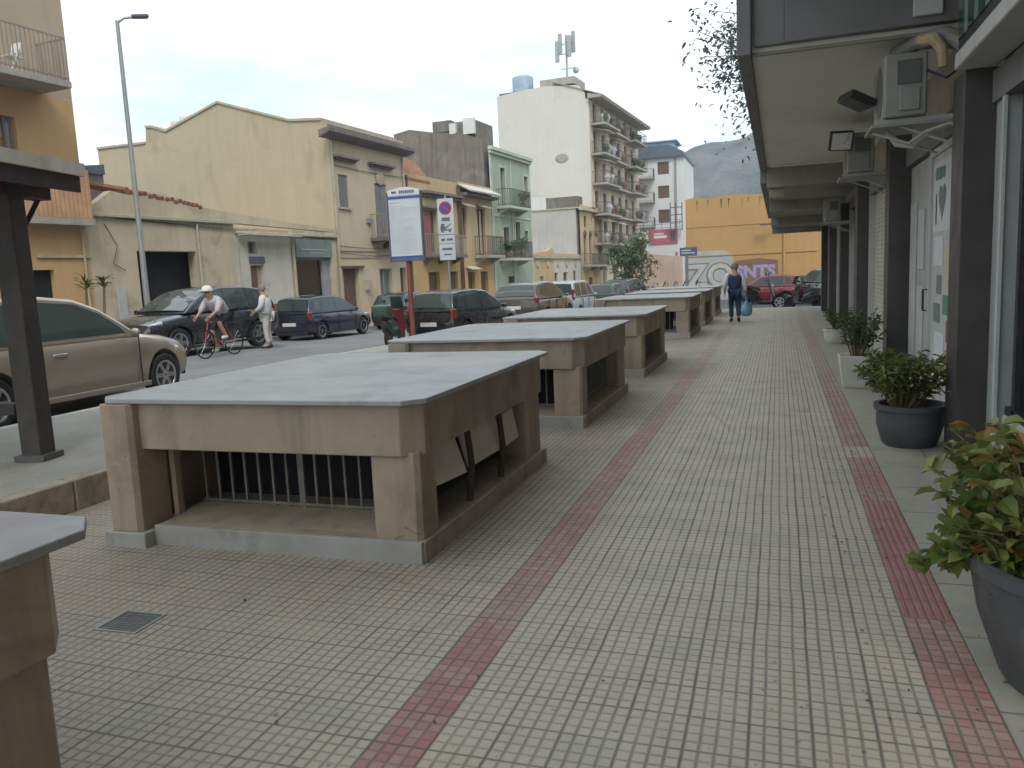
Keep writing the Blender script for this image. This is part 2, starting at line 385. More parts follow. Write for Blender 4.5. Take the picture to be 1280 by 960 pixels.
# ------------------------------------------------------------------ the setting
def struct(name, mb, mat, **k): return tag(mb.build(name, mat, **k), kind='structure')
def road_z(y):
    P = [(-60,.06),(9,.06),(17,.05),(22,-.13),(32,-.3),(45,-.45),(100,-.9),(900,-1.2)]
    for (a, za), (b, zb) in zip(P, P[1:]):
        if y <= b: return za + (zb-za)*(max(y, a)-a)/(b-a)
    return P[-1][1]
K = .07; NK = math.hypot(1, K); U = Vector((K/NK, 1/NK, 0)); NO = Vector((1/NK, -K/NK, 0)); F0 = Vector((-18-K*18, 0, 0)); FA = math.atan2(1, K)
def fpos(s, d, z=0): return F0 + U*s - NO*d + Vector((0,0,z))     # along the far facade, d into the buildings

g = MB(); g.add([(-420,-120,-1.35),(420,-120,-1.35),(420,620,-1.35),(-420,620,-1.35)], [(0,1,2,3)])
struct('ground', g, asphalt_mat('far_ground', (.12,.115,.10)), ang=0)
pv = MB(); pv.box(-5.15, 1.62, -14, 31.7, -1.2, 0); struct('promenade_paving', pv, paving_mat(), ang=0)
kb = MB(); kb.box(-5.15, 9, 31.7, 31.95, -1.2, -.01); struct('promenade_kerb', kb, M('kerb_stone', (.36,.345,.31), .8, .15, 2, 40, .003), bevel=.015)
rd = MB()
ys = [-60, 0, 9, 13, 17, 22, 32, 45, 70, 100, 300]
vs = []; fs = []
for i, y in enumerate(ys):
    z = road_z(y); vs += [(-30, y, z), (-5.6 if y < 32 else 40, y, z)]
    if i: fs.append((2*i-2, 2*i-1, 2*i+1, 2*i))
rd.add(vs, fs)
struct('road', rd, asphalt_mat('asphalt', (.165,.168,.17)), ang=0)
x2 = MB(); x2.add([(-5.6,31.9,-.22),(40,31.9,-.22),(40,70,-.7),(-5.6,70,-.7)], [(0,1,2,3)]); struct('cross_street', x2, asphalt_mat('asphalt_cross', (.11,.11,.11)), ang=0)
# raised pavement between the road and the stalls, its step faced in rough stone
sw = [(-5.15,-14),(-5.15,31.5),(-7.6,31.5),(-7.6,19.3),(-8.95,18.6),(-8.95,15.2),(-8.05,12.6),(-8.05,-14)]
def swz(y): return .24 if y < 9 else .24 + (road_z(y)+.09-.24)*min(1, (y-9)/6)
ysw = [-14, 4, 9, 12.6, 15.2, 18.6, 19.3, 25, 31.5]
def swx(y):
    P = [(-14,-8.05),(12.6,-8.05),(15.2,-8.95),(18.6,-8.95),(19.3,-7.6),(31.5,-7.6)]
    for (a, xa), (b, xb) in zip(P, P[1:]):
        if y <= b: return xa + (xb-xa)*(y-a)/(b-a)
swm = asphalt_mat('pavement_cement', (.26,.25,.22), .6)
s_ = MB(); rings = []
for y in ysw:
    z = max(swz(y), .012); x0 = swx(y); rings.append([(x0, y, -1), (-5.32, y, -1), (-5.32, y, z), (x0, y, z)])
s_.loft(rings); struct('pavement', s_, swm, ang=0)
st = MB()
y = -8.
while y < 31:
    L = .95 + rnd.random()*.2; z = max(swz(y+.5), .012)
    st.box(-5.32, -5.145+rnd.uniform(-.006,.006), y+.006, y+L-.006, -.3, z+.004); y += L
struct('step_kerb', st, M('rough_step_stone', (.30,.26,.205), .95, .3, 5, 14, .03, stain=(.13,.10,.075), ss=4), bevel=.012)
kk = MB(); rings = []
for y in ysw:
    x0 = swx(y); z = max(swz(y), .012) + .004; rings.append([(x0-.16, y, -1), (x0+.0, y, -1), (x0+.0, y, z), (x0-.16, y, z)])
kk.loft(rings); struct('road_kerb', kk, M('road_kerb_stone', (.38,.365,.33), .85, .18, 2, 30, .004), bevel=.015)
# far pavement along the houses
fp = MB(); rings = []
for s in (-30, 9, 17, 22, 32, 45, 100, 140):
    a = fpos(s, -1.45); b = fpos(s, .4); z = road_z(a.y) + .11
    rings.append([(a.x, a.y, -2), (b.x, b.y, -2), (b.x, b.y, z), (a.x, a.y, z)])
fp.loft(rings); struct('house_pavement', fp, asphalt_mat('far_pavement', (.30,.285,.25), .5), ang=0)
# hill
h = MB(); nx, ny = 90, 26; vs = []; fs = []
def hz(x, y):
    t = (y-300)/130
    prof = min(1, max(0, t)); prof = prof*prof*(3-2*prof)
    top = 75 + (x+12)*.20 + 5*math.sin(x*.045) + 2.4*math.sin(x*.16+1)
    top = max(30, min(top, 150))
    return -4 + prof*top + (3.2*math.sin(x*.21+y*.13)+2.2*math.sin(x*.5-y*.31))*prof*(1-prof)*2
for j in range(ny):
    for i in range(nx):
        x = -300 + i*700/(nx-1); y = 300 + j*200/(ny-1); vs.append((x, y, hz(x, y)))
for j in range(ny-1):
    for i in range(nx-1): fs.append((j*nx+i, j*nx+i+1, (j+1)*nx+i+1, (j+1)*nx+i))
h.add(vs, fs)
m, gg, bb = base('hill_scrub', .95); p = gg.n('ShaderNodeNewGeometry').outputs['Position']
c = gg.mix(gg.ramp(gg.noise(p, .045, 7, .7), .4, .6), (.055,.07,.058), (.15,.145,.135)); gg.put(bb.inputs['Base Color'], c)
bump(gg, bb, gg.noise(p, .12, 6, .7), 4., .8)
struct('hill', h, m, ang=60)

# ------------------------------------------------------------------ market stalls
W = 1.12
def chamf(x0, x1, y0, y1, c): return [(x0+c,y0),(x1-c,y0),(x1,y0+c),(x1,y1-c),(x1-c,y1),(x0+c,y1),(x0,y1-c),(x0,y0+c)]
def stall(name='market_stall'):
    """local frame: front edge at y=0, x across, length 2.6"""
    t = thing(name, '', 'market stall')
    MB().prism(chamf(-W-.05, W+.05, -.06, 2.72, .11), 'z', .947, .978).build('marble_top', MT['marble'], t, bevel=.006)
    # apron: a beam ring with cut corners
    a = MB(); o = chamf(-W, W, 0, 2.62, .11); i = chamf(-W+.2, W-.2, .2, 2.42, .05)
    vs = [(x,y,z) for z in (.638,.945) for x,y in o] + [(x,y,z) for z in (.638,.945) for x,y in i]; fs = []
    for k in range(8):
        n = (k+1) % 8
        fs += [(k,n,8+n,8+k), (16+k,24+k,24+n,16+n), (k,16+k,16+n,n), (8+k,8+n,24+n,24+k)]
    a.add(vs, fs).build('apron', MT['concrete'], t, bevel=.008)
    for x0, x1, y0, y1 in ((W-.34, W-.02, .03, .30), (W-.30, W-.02, 2.16, 2.52), (-W+.02, -W+.30, 2.16, 2.52), (-W-.0, -W+.26, -.08, .24)):
        zb = .12 if x0 > 0 or y0 > 1 else .10
        MB().prism(chamf(x0, x1, y0, y1, .03), 'z', zb, .66 if y0 > -.05 else .943).build('pier', MT['concrete'], t, bevel=.006)
    p = MB(); p.prism([(-W+.30,.02),(W,.02),(W+.01,2.58),(-W+.01,2.58),(-W+.01,.36),(-W+.30,.36)], 'z', -.01, .13)
    p.build('base_slab', MT['concrete'], t, bevel=.008)
    MB().box(-W+.302, W-.01, -.012, .019, -.01, .132).build('plinth', MT['plinth'], t, bevel=.004)
    MB().box(-W-.03, -W+.30, -.10, .28, -.01, .10).build('pier_plinth', MT['plinth'], t, bevel=.008)
    # sloping sill inside each opening
    q = MB(); q.prism([(.05,.125),(.50,.165),(.50,.05),(.05,.05)], 'x', -W+.31, W-.34)
    q.prism([(W-.30,.155),(W-.03,.132),(W-.03,.05),(W-.30,.05)], 'y', .3, 2.16); q.build('sill', MT['concrete'], t)
    MB().box(-W+.285, -W+.325, .20, .26, .12, .655).build('jamb_post', MT['concrete'], t, bevel=.004)
    MB().box(-W+.12, -W+.16, .30, 2.2, .1, .66).build('side_panel', MT['concrete'], t)
    MB().box(-W+.18, W-.5, .80, .84, .1, .66).build('inner_shade_sheet', MT['dark'], t)  # added black sheet, paints the shade seen behind the front bars
    MB().box(W-.31, W-.285, .30, 2.16, .1, .66).build('side_shade_sheet', MT['dark'], t)  # added black sheet, paints the dark of the hollow side opening
    b = MB(); x = -W+.36
    n = 0
    while x < W-.36:
        r = .022 if n == 7 else .0075; b.box(x-r, x+r, .445, .46, .15, .66); x += .112; n += 1
    b.box(-W+.33, W-.34, .447, .457, .17, .19); b.build('front_grille', MT['bars'], t)
    return t
def side_grille(t):
    b = MB(); y = .36
    while y < 2.14:
        b.box(W-.20, W-.187, y-.007, y+.007, .14, .66); y += .11
    b.box(W-.198, W-.189, .3, 2.16, .2, .215); b.build('side_grille', MT['bars'], t)
    MB().box(W-.34, W-.30, .30, 2.16, .1, .66).build('grille_shade_sheet', MT['rustshade'], t)  # added dark sheet, stands for the shade behind the side bars
SX = -3.08
s1 = stall(); s1.location = (SX, 4.05, 0)
sg = stall(); side_grille(sg)
GR = 'market stalls along the promenade'
tag(s1, 'marble topped stall with boards stored in its open side, in full view', group=GR)
locs = [(8.12, 'grilled stall just behind the big foreground stall'), (12.15, 'grilled stall whose top ends beside the wide gap in the row'),
        (18.94, 'stall right after the wide gap, beside the walking man'), (22.97, 'second stall after the wide gap, mostly hidden'), (27.0, 'farthest stall in the row, only an edge showing'),
        (-.895, 'stall cut by the left edge, only its pale corner showing')]
for i, (y, lab) in enumerate(locs):
    o = sg if i == 0 else dup(sg, (0,0,0)); o.location = (SX, y, 0); tag(o, lab, group=GR)
# things kept inside the big stall
bt = [(4.42, .46), (4.98, .70), (5.74, .34)]
for k, (y, L) in enumerate(bt):
    mb = MB(); Mx = Matrix.Rotation(R(-20+5*k), 3, 'Y') @ Matrix.Rotation(R(3*k-4), 3, 'X'); mb.obox((0,0,0), .03, L, .25, Mx)
    o = mb.build('board', MT['board'], None, bevel=.006, loc=(SX+W-.10, y+L/2, .475-.01*k))
    tag(o, ['pale board nearest the front inside the open stall', 'widest pale board, in the middle inside the open stall', 'small board leaning at the rear inside the open stall'][k], 'board', 'boards stored inside the open stall')
    for yy in (y+.02,):
        pass
for k, y in enumerate((4.93, 5.58)):
    mb = MB(); mb.tube([(0,0,.0),(.02,.02,.25),(.0,0,.54)], .024, 8)
    tag(mb.build('pipe', MT['rustshade'], None, loc=(SX+W-.055, y+.0, .13)), ['dark pipe standing between the front and middle boards', 'dark pipe standing between the middle and rear boards'][k], 'pipe', 'dark pipes inside the open stall')
# drain grate in the paving
t = thing('drain_grate', 'square grey drain grate set in the paving before the stall', 'drain grate', (-3.11,3.0,0), R(2))
f = MB(); L, w = .125, .115
for a in ((-L,L,-w,-w+.012),(-L,L,w-.012,w),(-L,-L+.012,-w+.012,w-.012),(L-.012,L,-w+.012,w-.012)): f.box(*a, -.03, .006)
f.build('frame', MT['post'], t)
f = MB()
for k in range(9): f.box(-L+.014, L-.014, -w+.02+k*.0235, -w+.034+k*.0235, -.02, .003)
f.box(-L+.013, L-.013, -w+.013, w-.013, -.03, -.006); f.build('grid', M('grate_iron', (.10,.11,.11), .6, .2, 8), t)
# litter of dry leaves
lf = MB()
for k in range(120):
    if k < 60: x, y = rnd.uniform(.25,.75), rnd.uniform(2.9,7.5)
    else: x, y = rnd.uniform(-5.1,1.3), rnd.uniform(2.2,14)
    a = rnd.random()*6.3; r = rnd.uniform(.006,.016); lf.add([(x+r*math.cos(a),y+r*math.sin(a),.003),(x-r*.5*math.sin(a),y+r*.5*math.cos(a),.010),(x-r*math.cos(a),y-r*math.sin(a),.004),(x+r*.5*math.sin(a),y-r*.5*math.cos(a),.006)], [(0,1,2,3)])
tag(lf.build('leaf_litter', M('dry_leaf', (.13,.085,.045), .9, .4, 30), ang=0), 'dry leaf crumbs scattered over the tiles', 'litter', kind='stuff')

# ------------------------------------------------------------------ arcade building on the right
ab = thing('arcade_building', 'long building with dark pilasters and overhanging balconies along the promenade', 'building', (1.6,0,0))
def A(name, mb, mat, parent=ab, **k): return mb.build(name, MT[mat], parent, **k)
cys = [-1.2+4.27*i for i in range(9)]            # pilaster positions
cys = [3.1, 7.34, 11.72, 16.15, 20.4, 24.6, 28.8]
WX = -.03                                        # wall plane (local x)
for i, y in enumerate(cys):
    top = 3.05 if y < 8 else (3.3 if y < 17 else 2.95)
    A('pilaster', MB().box(-.25, .06, y-.2, y+.22, 0, top), 'col', bevel=.006)
# wall above the shop fronts and the piers between them
A('wall', MB().box(.0, .4, -6, 31.5, 3.02, 16).box(.0, .4, 31.2, 31.5, -1, 3.0).box(.3, 6, 31.25, 31.45, -1, 16).box(.0,.12,2.9,3.3,0,3.0), 'shopwall')
A('back_wall', MB().box(.75, .85, -6, 31.2, 0, 3.02), 'shopwall')
A('lintel', MB().box(-.06, .5, 2.9, 31.2, 2.78, 3.015), 'ocon')
# shop fronts, bay by bay
def shutter(y0, y1, mat, z1=2.78):
    A('roller_shutter', MB().box(.04, .075, y0+.06, y1-.06, .02, z1), mat)
    MB().box(-.06, .09, y0, y0+.06, 0, z1).box(-.06, .09, y1-.06, y1, 0, z1).split('shutter_rail', MT['whitepanel'], ab)
shutter(11.94, 15.93, 'shutter'); shutter(16.37, 20.18, 'shutterd'); shutter(20.62, 24.38, 'shutter'); shutter(24.82, 28.58, 'shutterd'); shutter(29.02, 31.1, 'shutter')
# near bay: pale jamb, dark glazing
A('jamb', MB().box(-.03, .12, 6.83, 7.13, 0, 2.8), 'greypanel', bevel=.006)
A('jamb_trim', MB().box(-.055, -.032, 6.80, 6.86, 0, 2.8), 'whitepanel')
A('shop_window', MB().box(.06, .08, 3.35, 6.8, .5, 2.8), 'glass')
A('window_frame', MB().box(.02, .1, 6.56, 6.62, 0, 2.8).box(.02,.1,4.9,4.96,0,2.8).box(.02,.1,3.35,6.8,.44,.5), 'black')
A('stall_riser', MB().box(0, .12, 3.35, 6.79, 0, .44), 'whitepanel', bevel=.01)
# bay with the panelled door and the notices
A('grey_door', MB().box(.0, .06, 10.15, 11.47, 0.02, 2.76), 'greypanel', bevel=.006)
d_ = A('door_panel', MB().box(-.02, -.001, 10.35, 10.75, 1.5, 2.2).box(-.02,-.001,10.35,10.75,.3,1.3).box(-.018,-.001,10.9,11.35,.3,2.3), 'whitepanel', bevel=.005)
A('dark_gap', MB().box(.02, .10, 9.98, 10.13, 0, 2.76), 'black')
A('door_handle', MB().tube([(-.01,9.97,1.28),(-.07,9.97,1.28),(-.07,9.97,1.05),(-.01,9.97,1.05)], .013, 8), 'black')
nd = A('notice_door', MB().box(.0, .06, 7.6, 9.95, .02, 2.76), 'whitepanel', bevel=.006)
A('door_frame', MB().box(-.03, .07, 9.88, 9.97, 0, 2.77).box(-.03,.07,7.6,9.87,2.70,2.77), 'whitepanel')
def note(y0, y1, z0, z1, mat, name='notice'):
    return MB().box(-.006, -.0015, y0, y1, z0, z1).build(name, mat, nd)
pale, gy, ye, og, rdm, gn = [M('notice_'+n, c, .6, .1, 9) for n, c in (('pale',(.58,.60,.62)),('grey',(.17,.18,.19)),('yellow',(.50,.46,.22)),('orange',(.46,.28,.13)),('red',(.35,.09,.12)),('green',(.12,.22,.17)))]
note(8.75, 9.85, 1.9, 2.62, pale)
hr = MB(); pts = []
for k in range(26):
    a = 2*math.pi*k/26; pts.append((9.33+.19*math.sin(a)**3, 2.22+.0118*14*(13*math.cos(a)-5*math.cos(2*a)-2*math.cos(3*a)-math.cos(4*a))/13))
hr.prism(pts, 'x', -.010, -.0065); hr.build('heart_emblem', gy, nd)
q = MB()
for k in range(5): q.prism([(9.25+.07*math.cos(a+k)+.10*k, 2.5+.07*math.sin(a+k)) for a in (0,1.3,2.6,3.9,5.1)], 'x', -.010-.001*k, -.0065)
q.build('leaf_pattern', gn, nd)
for a in ((9.25,9.75,1.55,1.85,pale),(8.7,9.1,1.35,1.75,ye),(9.3,9.55,1.25,1.45,gy),(8.5,9.2,1.05,1.25,gn),(9.35,9.7,.95,1.15,gy),(8.6,9.0,.78,1.0,rdm),(9.1,9.6,.55,.85,pale),(8.5,9.05,.35,.7,og),(9.2,9.55,.2,.45,og),(9.5,9.62,1.6,2.2,gy)):
    if a[4] is gy and a[3] == 2.2: note(9.64, 9.70, 1.98, 2.3, gy)
    else: note(*a)
# overhanging balconies
XO = -1.84                                       # outer edge (local x)
A('overhang_slab', MB().box(XO, -.002, 8.13, 17.6, 3.605, 3.78), 'soffit')
A('end_wall', MB().box(XO+.29, .0, 8.02, 8.128, 3.64, 9).box(XO+.02, XO+.29, 8.06, 8.128, 3.64, 9), 'ocon', bevel=.008)
A('parapet', MB().box(XO-.13, XO-.002, 8.0, 17.7, 3.56, 4.9), 'ocon', bevel=.01)
A('drip_edge', MB().box(XO+.001, -.0, 8.135, 8.19, 3.578, 3.604), 'beamc')
bl = MB().box(XO, -.002, 17.6, 18.0, 3.2, 3.6).box(XO, -.002, 18.0, 22, 3.24, 3.35).box(XO, -.002, 22, 22.35, 2.98, 3.34).box(XO,-.002,22.35,26.6,3.06,3.16).box(XO,-.002,26.6,26.95,2.84,3.15).box(XO,-.002,26.95,31.4,2.92,3.03).box(XO,-.002,31.1,31.4,2.72,2.915)
A('overhang_beam', bl, 'beamc', bevel=.008)
bl = MB().box(XO+.05, XO+.35, 17.9, 18.3, 3.02, 3.2)
A('beam_end', bl, 'trim', bevel=.01)
A('far_parapet', MB().box(XO-.13, XO-.002, 17.72, 31.5, 3.3, 4.7), 'ocon', bevel=.01)
A('upper_floors', MB().box(XO+.6, -.003, 8.14, 31.4, 6.5, 16), 'shopwall')
A('near_upper_floors', MB().box(XO-.12, -.003, -6, 7.98, 4.75, 16), 'shopwall')
A('junction_box', MB().box(-.50, -.27, 7.97, 8.018, 3.70, 3.86), 'whitepanel', bevel=.01)
A('wall_pipe', MB().tube([(-.10,7.62,3.3),(-.10,7.62,6.0)], .035, 8), 'pipe')
# shop sign along the wall above the near bay
sgn = thing('shop_sign', 'dark green glazed shop sign box with pale lower trim over the near shop', 'shop sign', (1.3,0,0))
MB().box(.0, .28, 3.0, 7.15, 3.16, 3.95).build('sign_box', MT['black'], sgn, bevel=.01)
gm, gg, bb = base('green_sign_glass', .12, 0, .6); v = objvec(gg); tc = gg.n('ShaderNodeTexCoord'); sp = gg.n('ShaderNodeSeparateXYZ'); gg.put(sp.inputs[0], tc.outputs['Object'])
stripe = gg.m('LESS_THAN', gg.m('FRACT', gg.m('MULTIPLY', sp.outputs[1], 3.1)), .38); gg.put(bb.inputs['Base Color'], gg.mix(stripe, (.012,.045,.03), (.16,.26,.21)))
MB().box(-.012, -.001, 3.05, 7.1, 3.26, 3.9).build('sign_glass', gm, sgn)
MB().box(-.03, .26, 3.0, 7.1, 3.04, 3.158).build('lower_trim', MT['whitepanel'], sgn, bevel=.012)

# air conditioners on brackets
def aircon(loc, lab):
    t = thing('air_conditioner', lab, 'air conditioner', loc, 0, 'air conditioners on the arcade wall')
    MB().box(0, .34, 0, .82, 0, .53).build('casing', MT['ac'], t, bevel=.018)
    fr = MB(); fr.lathe([(.0,-.012),(.05,-.012),(.21,-.006),(.225,-.004),(.225,.01),(0,.01)], (0,.33,.27), 'x', 24); fr.build('fan_grille', MT['acd'], t)
    MB().box(.10, .29, -.012, -.001, .27, .47).build('side_cover', MT['acd'], t, bevel=.004)
    MB().box(.12, .28, -.02, -.001, .05, .24).build('service_panel', MT['ac'], t, bevel=.006)
    for y in (.07, .75):
        MB().box(-.06, .58, y-.02, y+.02, -.045, -.005).tube([(.55,y,-.25),(.08,y,-.045)], .012, 6).build('bracket', MT['pipe'], t)
    MB().box(-.10, .56, .0, .6, -.075, -.048).build('tray', MT['ac'], t, bevel=.006)
    return t
ac1 = aircon((.87,7.88,2.86), 'large near air conditioner beside a floodlight')
ac2 = dup(ac1, (.90,12.2,2.84), label='smaller looking farther air conditioner, down the arcade')
ac3 = dup(ac1, (.95,18.9,2.5), label='air conditioner deep in the arcade, farthest one'); ac3.scale = (.9,.9,.9)
t = thing('air_duct', 'pale torn air duct with brown wrapping behind the near air conditioner', 'duct', (0,0,0))
MB().tube([(1.02,8.5,3.52),(1.18,8.2,3.54),(1.35,7.95,3.50),(1.46,7.8,3.40),(1.50,7.75,3.25),(1.50,7.72,3.05)], [.06,.075,.085,.08,.06,.05], 12).build('hose', MT['ac'], t)
MB().tube([(1.16,8.0,3.50),(1.25,7.85,3.47),(1.30,7.80,3.36),(1.31,7.80,3.22)], [.05,.055,.045,.035], 10).build('wrapping', MT['duct'], t)
MB().tube([(1.20,7.86,3.22),(1.33,7.74,3.12),(1.44,7.7,3.2),(1.47,7.66,3.38)], .012, 6).build('cable', MT['black'], t)
t = thing('cable_bundle', 'grey cables draped under the near air conditioner bracket', 'cables', (0,0,0))
mb = MB(); mb.tube([(.80,8.05,2.76),(.95,8.0,2.70),(1.08,7.95,2.64),(1.2,7.9,2.72),(1.38,7.8,2.76),(1.45,7.75,2.68),(1.47,7.74,2.3)], .012, 6); mb.tube([(.92,8.1,2.77),(1.0,8.05,2.66),(1.12,8.0,2.62),(1.25,7.95,2.73)], [.02,.035,.03,.01], 8); mb.build('cable', MT['pipe'], t)
def floodlight(loc, lab, lens, rz, ry):
    t = thing('floodlight', lab, 'floodlight', loc, rz, 'floodlights under the overhang')
    Mx = Matrix.Rotation(ry, 3, 'Y')
    MB().obox((0,0,0), .26, .30, .07, Mx).build('housing', MT['black'], t, bevel=.012)
    MB().obox(Mx @ Vector((0,0,-.038)), .22, .26, .008, Mx).build('lens', MT[lens], t)
    MB().tube([(.14,0,-.05),(.26,0,-.02),(.32,0,.06)], .014, 6).build('arm', MT['pipe'], t)
    return t
floodlight((.70,8.45,3.13), 'all black floodlight, its dark back turned, near the big air conditioner', 'black', R(20), R(24))
floodlight((.80,12.05,3.26), 'small floodlight with a bright pale lens, farther in', 'white', R(-75), R(-68))

# ------------------------------------------------------------------ plants
def leaf(mb, p, d, L, w, up=None, fold=.25):
    d = d.normalized(); s = d.cross(Vector((0,0,1)));
    if s.length < .05: s = Vector((1,0,0))
    s.normalize(); s = (s + Vector((rnd.uniform(-.5,.5),rnd.uniform(-.5,.5),rnd.uniform(-.5,.5)))).normalized(); n = s.cross(d).normalized()
    a, m, c = p, p + d*L*.5 - n*w*fold*.25, p + d*L - n*L*.2
    b1 = p + d*L*.28; b2 = p + d*L*.70 - n*L*.06; h = n*w*fold
    mb.add([a, b1+s*w*.46+h, b2+s*w*.42+h, c, b2-s*w*.42+h, b1-s*w*.46+h, m], [(0,6,1),(1,6,2),(2,6,3),(3,6,4),(4,6,5),(5,6,0)])
def bush(mbl, mbs, c, stems, height, spread, leafL, leafW, per, droop=.5, lean=Vector((0,0,0))):
    for k in range(stems):
        a = rnd.random()*6.283; sp = spread*math.sqrt(rnd.random()); hgt = height*rnd.uniform(.55,1.0)
        tip = Vector(c) + Vector((math.cos(a)*sp, math.sin(a)*sp, hgt*(1-droop*.5*sp/spread))) + lean*rnd.random()
        p0 = Vector(c) + Vector((math.cos(a)*sp*.2, math.sin(a)*sp*.2, 0)); mid = p0.lerp(tip, .55) + Vector((0,0,hgt*.18))
        path = [p0, mid, tip]; mbs.tube(path, [.009,.006,.003], 5)
        for q in range(per):
            t = .25 + .75*(q+rnd.random())/per
            pt = (p0*(1-t)**2 + mid*2*t*(1-t) + tip*t*t)
            dirv = Vector((math.cos(a)*.4+rnd.uniform(-1,1), math.sin(a)*.4+rnd.uniform(-1,1), rnd.uniform(-.35,.75)))
            l = leafL*rnd.uniform(.6,1.25); leaf(mbl, pt, dirv, l, leafW*l/leafL*rnd.uniform(.8,1.2))
def round_pot(t, R1, R0, H, mat, sy=1, sx=1):
    MB().lathe([(0,0),(R0,0),(R0+.02,.03),((R0+R1)/2+.03,H*.5),(R1,H-.05),(R1+.02,H-.045),(R1+.022,H),(R1-.02,H),(R1-.03,H-.08),(0,H-.08)], n=40, sx=sx, sy=sy).build('pot', MT[mat], t, ang=40)
    q = MB(); pr = [(0,H-.055)]+[]; q.lathe([(0,H-.045),(R1*.5,H-.05),(R1-.035,H-.066)], n=24, sx=sx, sy=sy); q.build('soil', MT['soil'], t)
GP = 'planters along the arcade'
t = thing('potted_plant', 'large slate tub with spilling variegated leaves, closest to the viewer', 'potted plant', (1.17,3.38,0), 0, GP)
round_pot(t, .46, .33, .50, 'slate', 1.0, 1.0)
l, s = MB(), MB(); bush(l, s, (-.18,.12,.44), 44, .56, .38, .085, .060, 14, .45, Vector((-.16,.14,.02))); bush(l, s, (-.12,-.04,.44), 24, .36, .40, .08, .056, 12, .75, Vector((-.16,.05,-.12))); bush(l, s, (-.34,.02,.46), 26, .24, .24, .085, .066, 12, 1.0, Vector((-.10,.10,-.22)))
l.build('foliage', MT['leafa'], t, ang=0); s.build('stems', MT['twig'], t)
l = MB(); s = MB(); bush(l, s, (.16,.14,.44), 22, .52, .26, .17, .11, 9, .4); l.build('dark_foliage', MT['leafb'], t, ang=0); s.build('stems', MT['twig'], t)
t = thing('potted_plant', 'slate pot with an olive green shrub and small white flowers', 'potted plant', (1.10,7.70,0), 0, GP)
round_pot(t, .275, .21, .37, 'slate')
l, s = MB(), MB(); bush(l, s, (-.06,0,.32), 64, .60, .40, .085, .032, 24, .45); l.build('foliage', MT['leafc'], t, ang=0); s.build('stems', MT['twig'], t)
l = MB()
for k in range(34): leaf(l, Vector((rnd.uniform(-.05,.26), rnd.uniform(-.32,-.12), rnd.uniform(.5,.72))), Vector((rnd.uniform(-1,1),-1,rnd.uniform(-.4,1))), .035, .03)
l.split('flower', MT['petal'], t, ang=0)
t = thing('potted_plant', 'square white planter with a thin dark shrub', 'potted plant', (.97,11.25,0), 0, GP)
p = MB(); p.loft([[(-.17,-.17,0),(.17,-.17,0),(.17,.17,0),(-.17,.17,0)],[(-.23,-.23,.42),(.23,-.23,.42),(.23,.23,.42),(-.23,.23,.42)],[(-.20,-.20,.42),(.20,-.20,.42),(.20,.20,.42),(-.20,.20,.42)],[(-.19,-.19,.36),(.19,-.19,.36),(.19,.19,.36),(-.19,.19,.36)]])
p.build('pot', MT['whitepot'], t, bevel=.008); MB().box(-.188,.188,-.188,.188,.361,.375).build('soil', MT['soil'], t)
l, s = MB(), MB(); bush(l, s, (0,0,.37), 30, .72, .34, .08, .04, 14, .3); l.build('foliage', MT['leafb'], t, ang=0); s.build('stems', MT['twig'], t)
t = thing('potted_plant', 'small shrub in a low pot farther along the pilasters', 'potted plant', (1.08,17.2,0), 0, GP)
round_pot(t, .22, .17, .3, 'whitepot'); l, s = MB(), MB(); bush(l, s, (0,0,.27), 16, .5, .24, .08, .04, 11, .4); l.build('foliage', MT['leafb'], t, ang=0); s.build('stems', MT['twig'], t)
# ------------------------------------------------------------------ houses across the street
def house(name, label, s0, cat='house', d=0):
    return thing(name, label, cat, tuple(fpos(s0, d)), FA)
def wall(parent, mat, x0, x1, z0, z1, holes=(), depth=.28, y=0, name='front_wall', top=None):
    """front wall in the plane y with real recessed openings"""
    xs = sorted({x0, x1, *[h[0] for h in holes], *[h[1] for h in holes]}); zs = sorted({z0, z1, *[h[2] for h in holes], *[h[3] for h in holes]})
    b = MB()
    for i in range(len(xs)-1):
        for j in range(len(zs)-1):
            cx, cz = (xs[i]+xs[i+1])/2, (zs[j]+zs[j+1])/2
            if any(h[0] < cx < h[1] and h[2] < cz < h[3] for h in holes): continue
            b.add([(xs[i],y,zs[j]),(xs[i+1],y,zs[j]),(xs[i+1],y,zs[j+1]),(xs[i],y,zs[j+1])], [(0,1,2,3)])
    for a, c, e, f in [h[:4] for h in holes]:
        b.add([(a,y,e),(a,y,f),(a,y+depth,f),(a,y+depth,e)], [(0,1,2,3)]); b.add([(c,y,e),(c,y+depth,e),(c,y+depth,f),(c,y,f)], [(0,1,2,3)])
        b.add([(a,y,f),(c,y,f),(c,y+depth,f),(a,y+depth,f)], [(0,1,2,3)]); b.add([(a,y,e),(a,y+depth,e),(c,y+depth,e),(c,y,e)], [(0,1,2,3)])
    me = bpy.data.meshes.new(name); me.from_pydata(b.v, [], b.f); me.materials.append(MT[mat]); return link(name, me, parent)
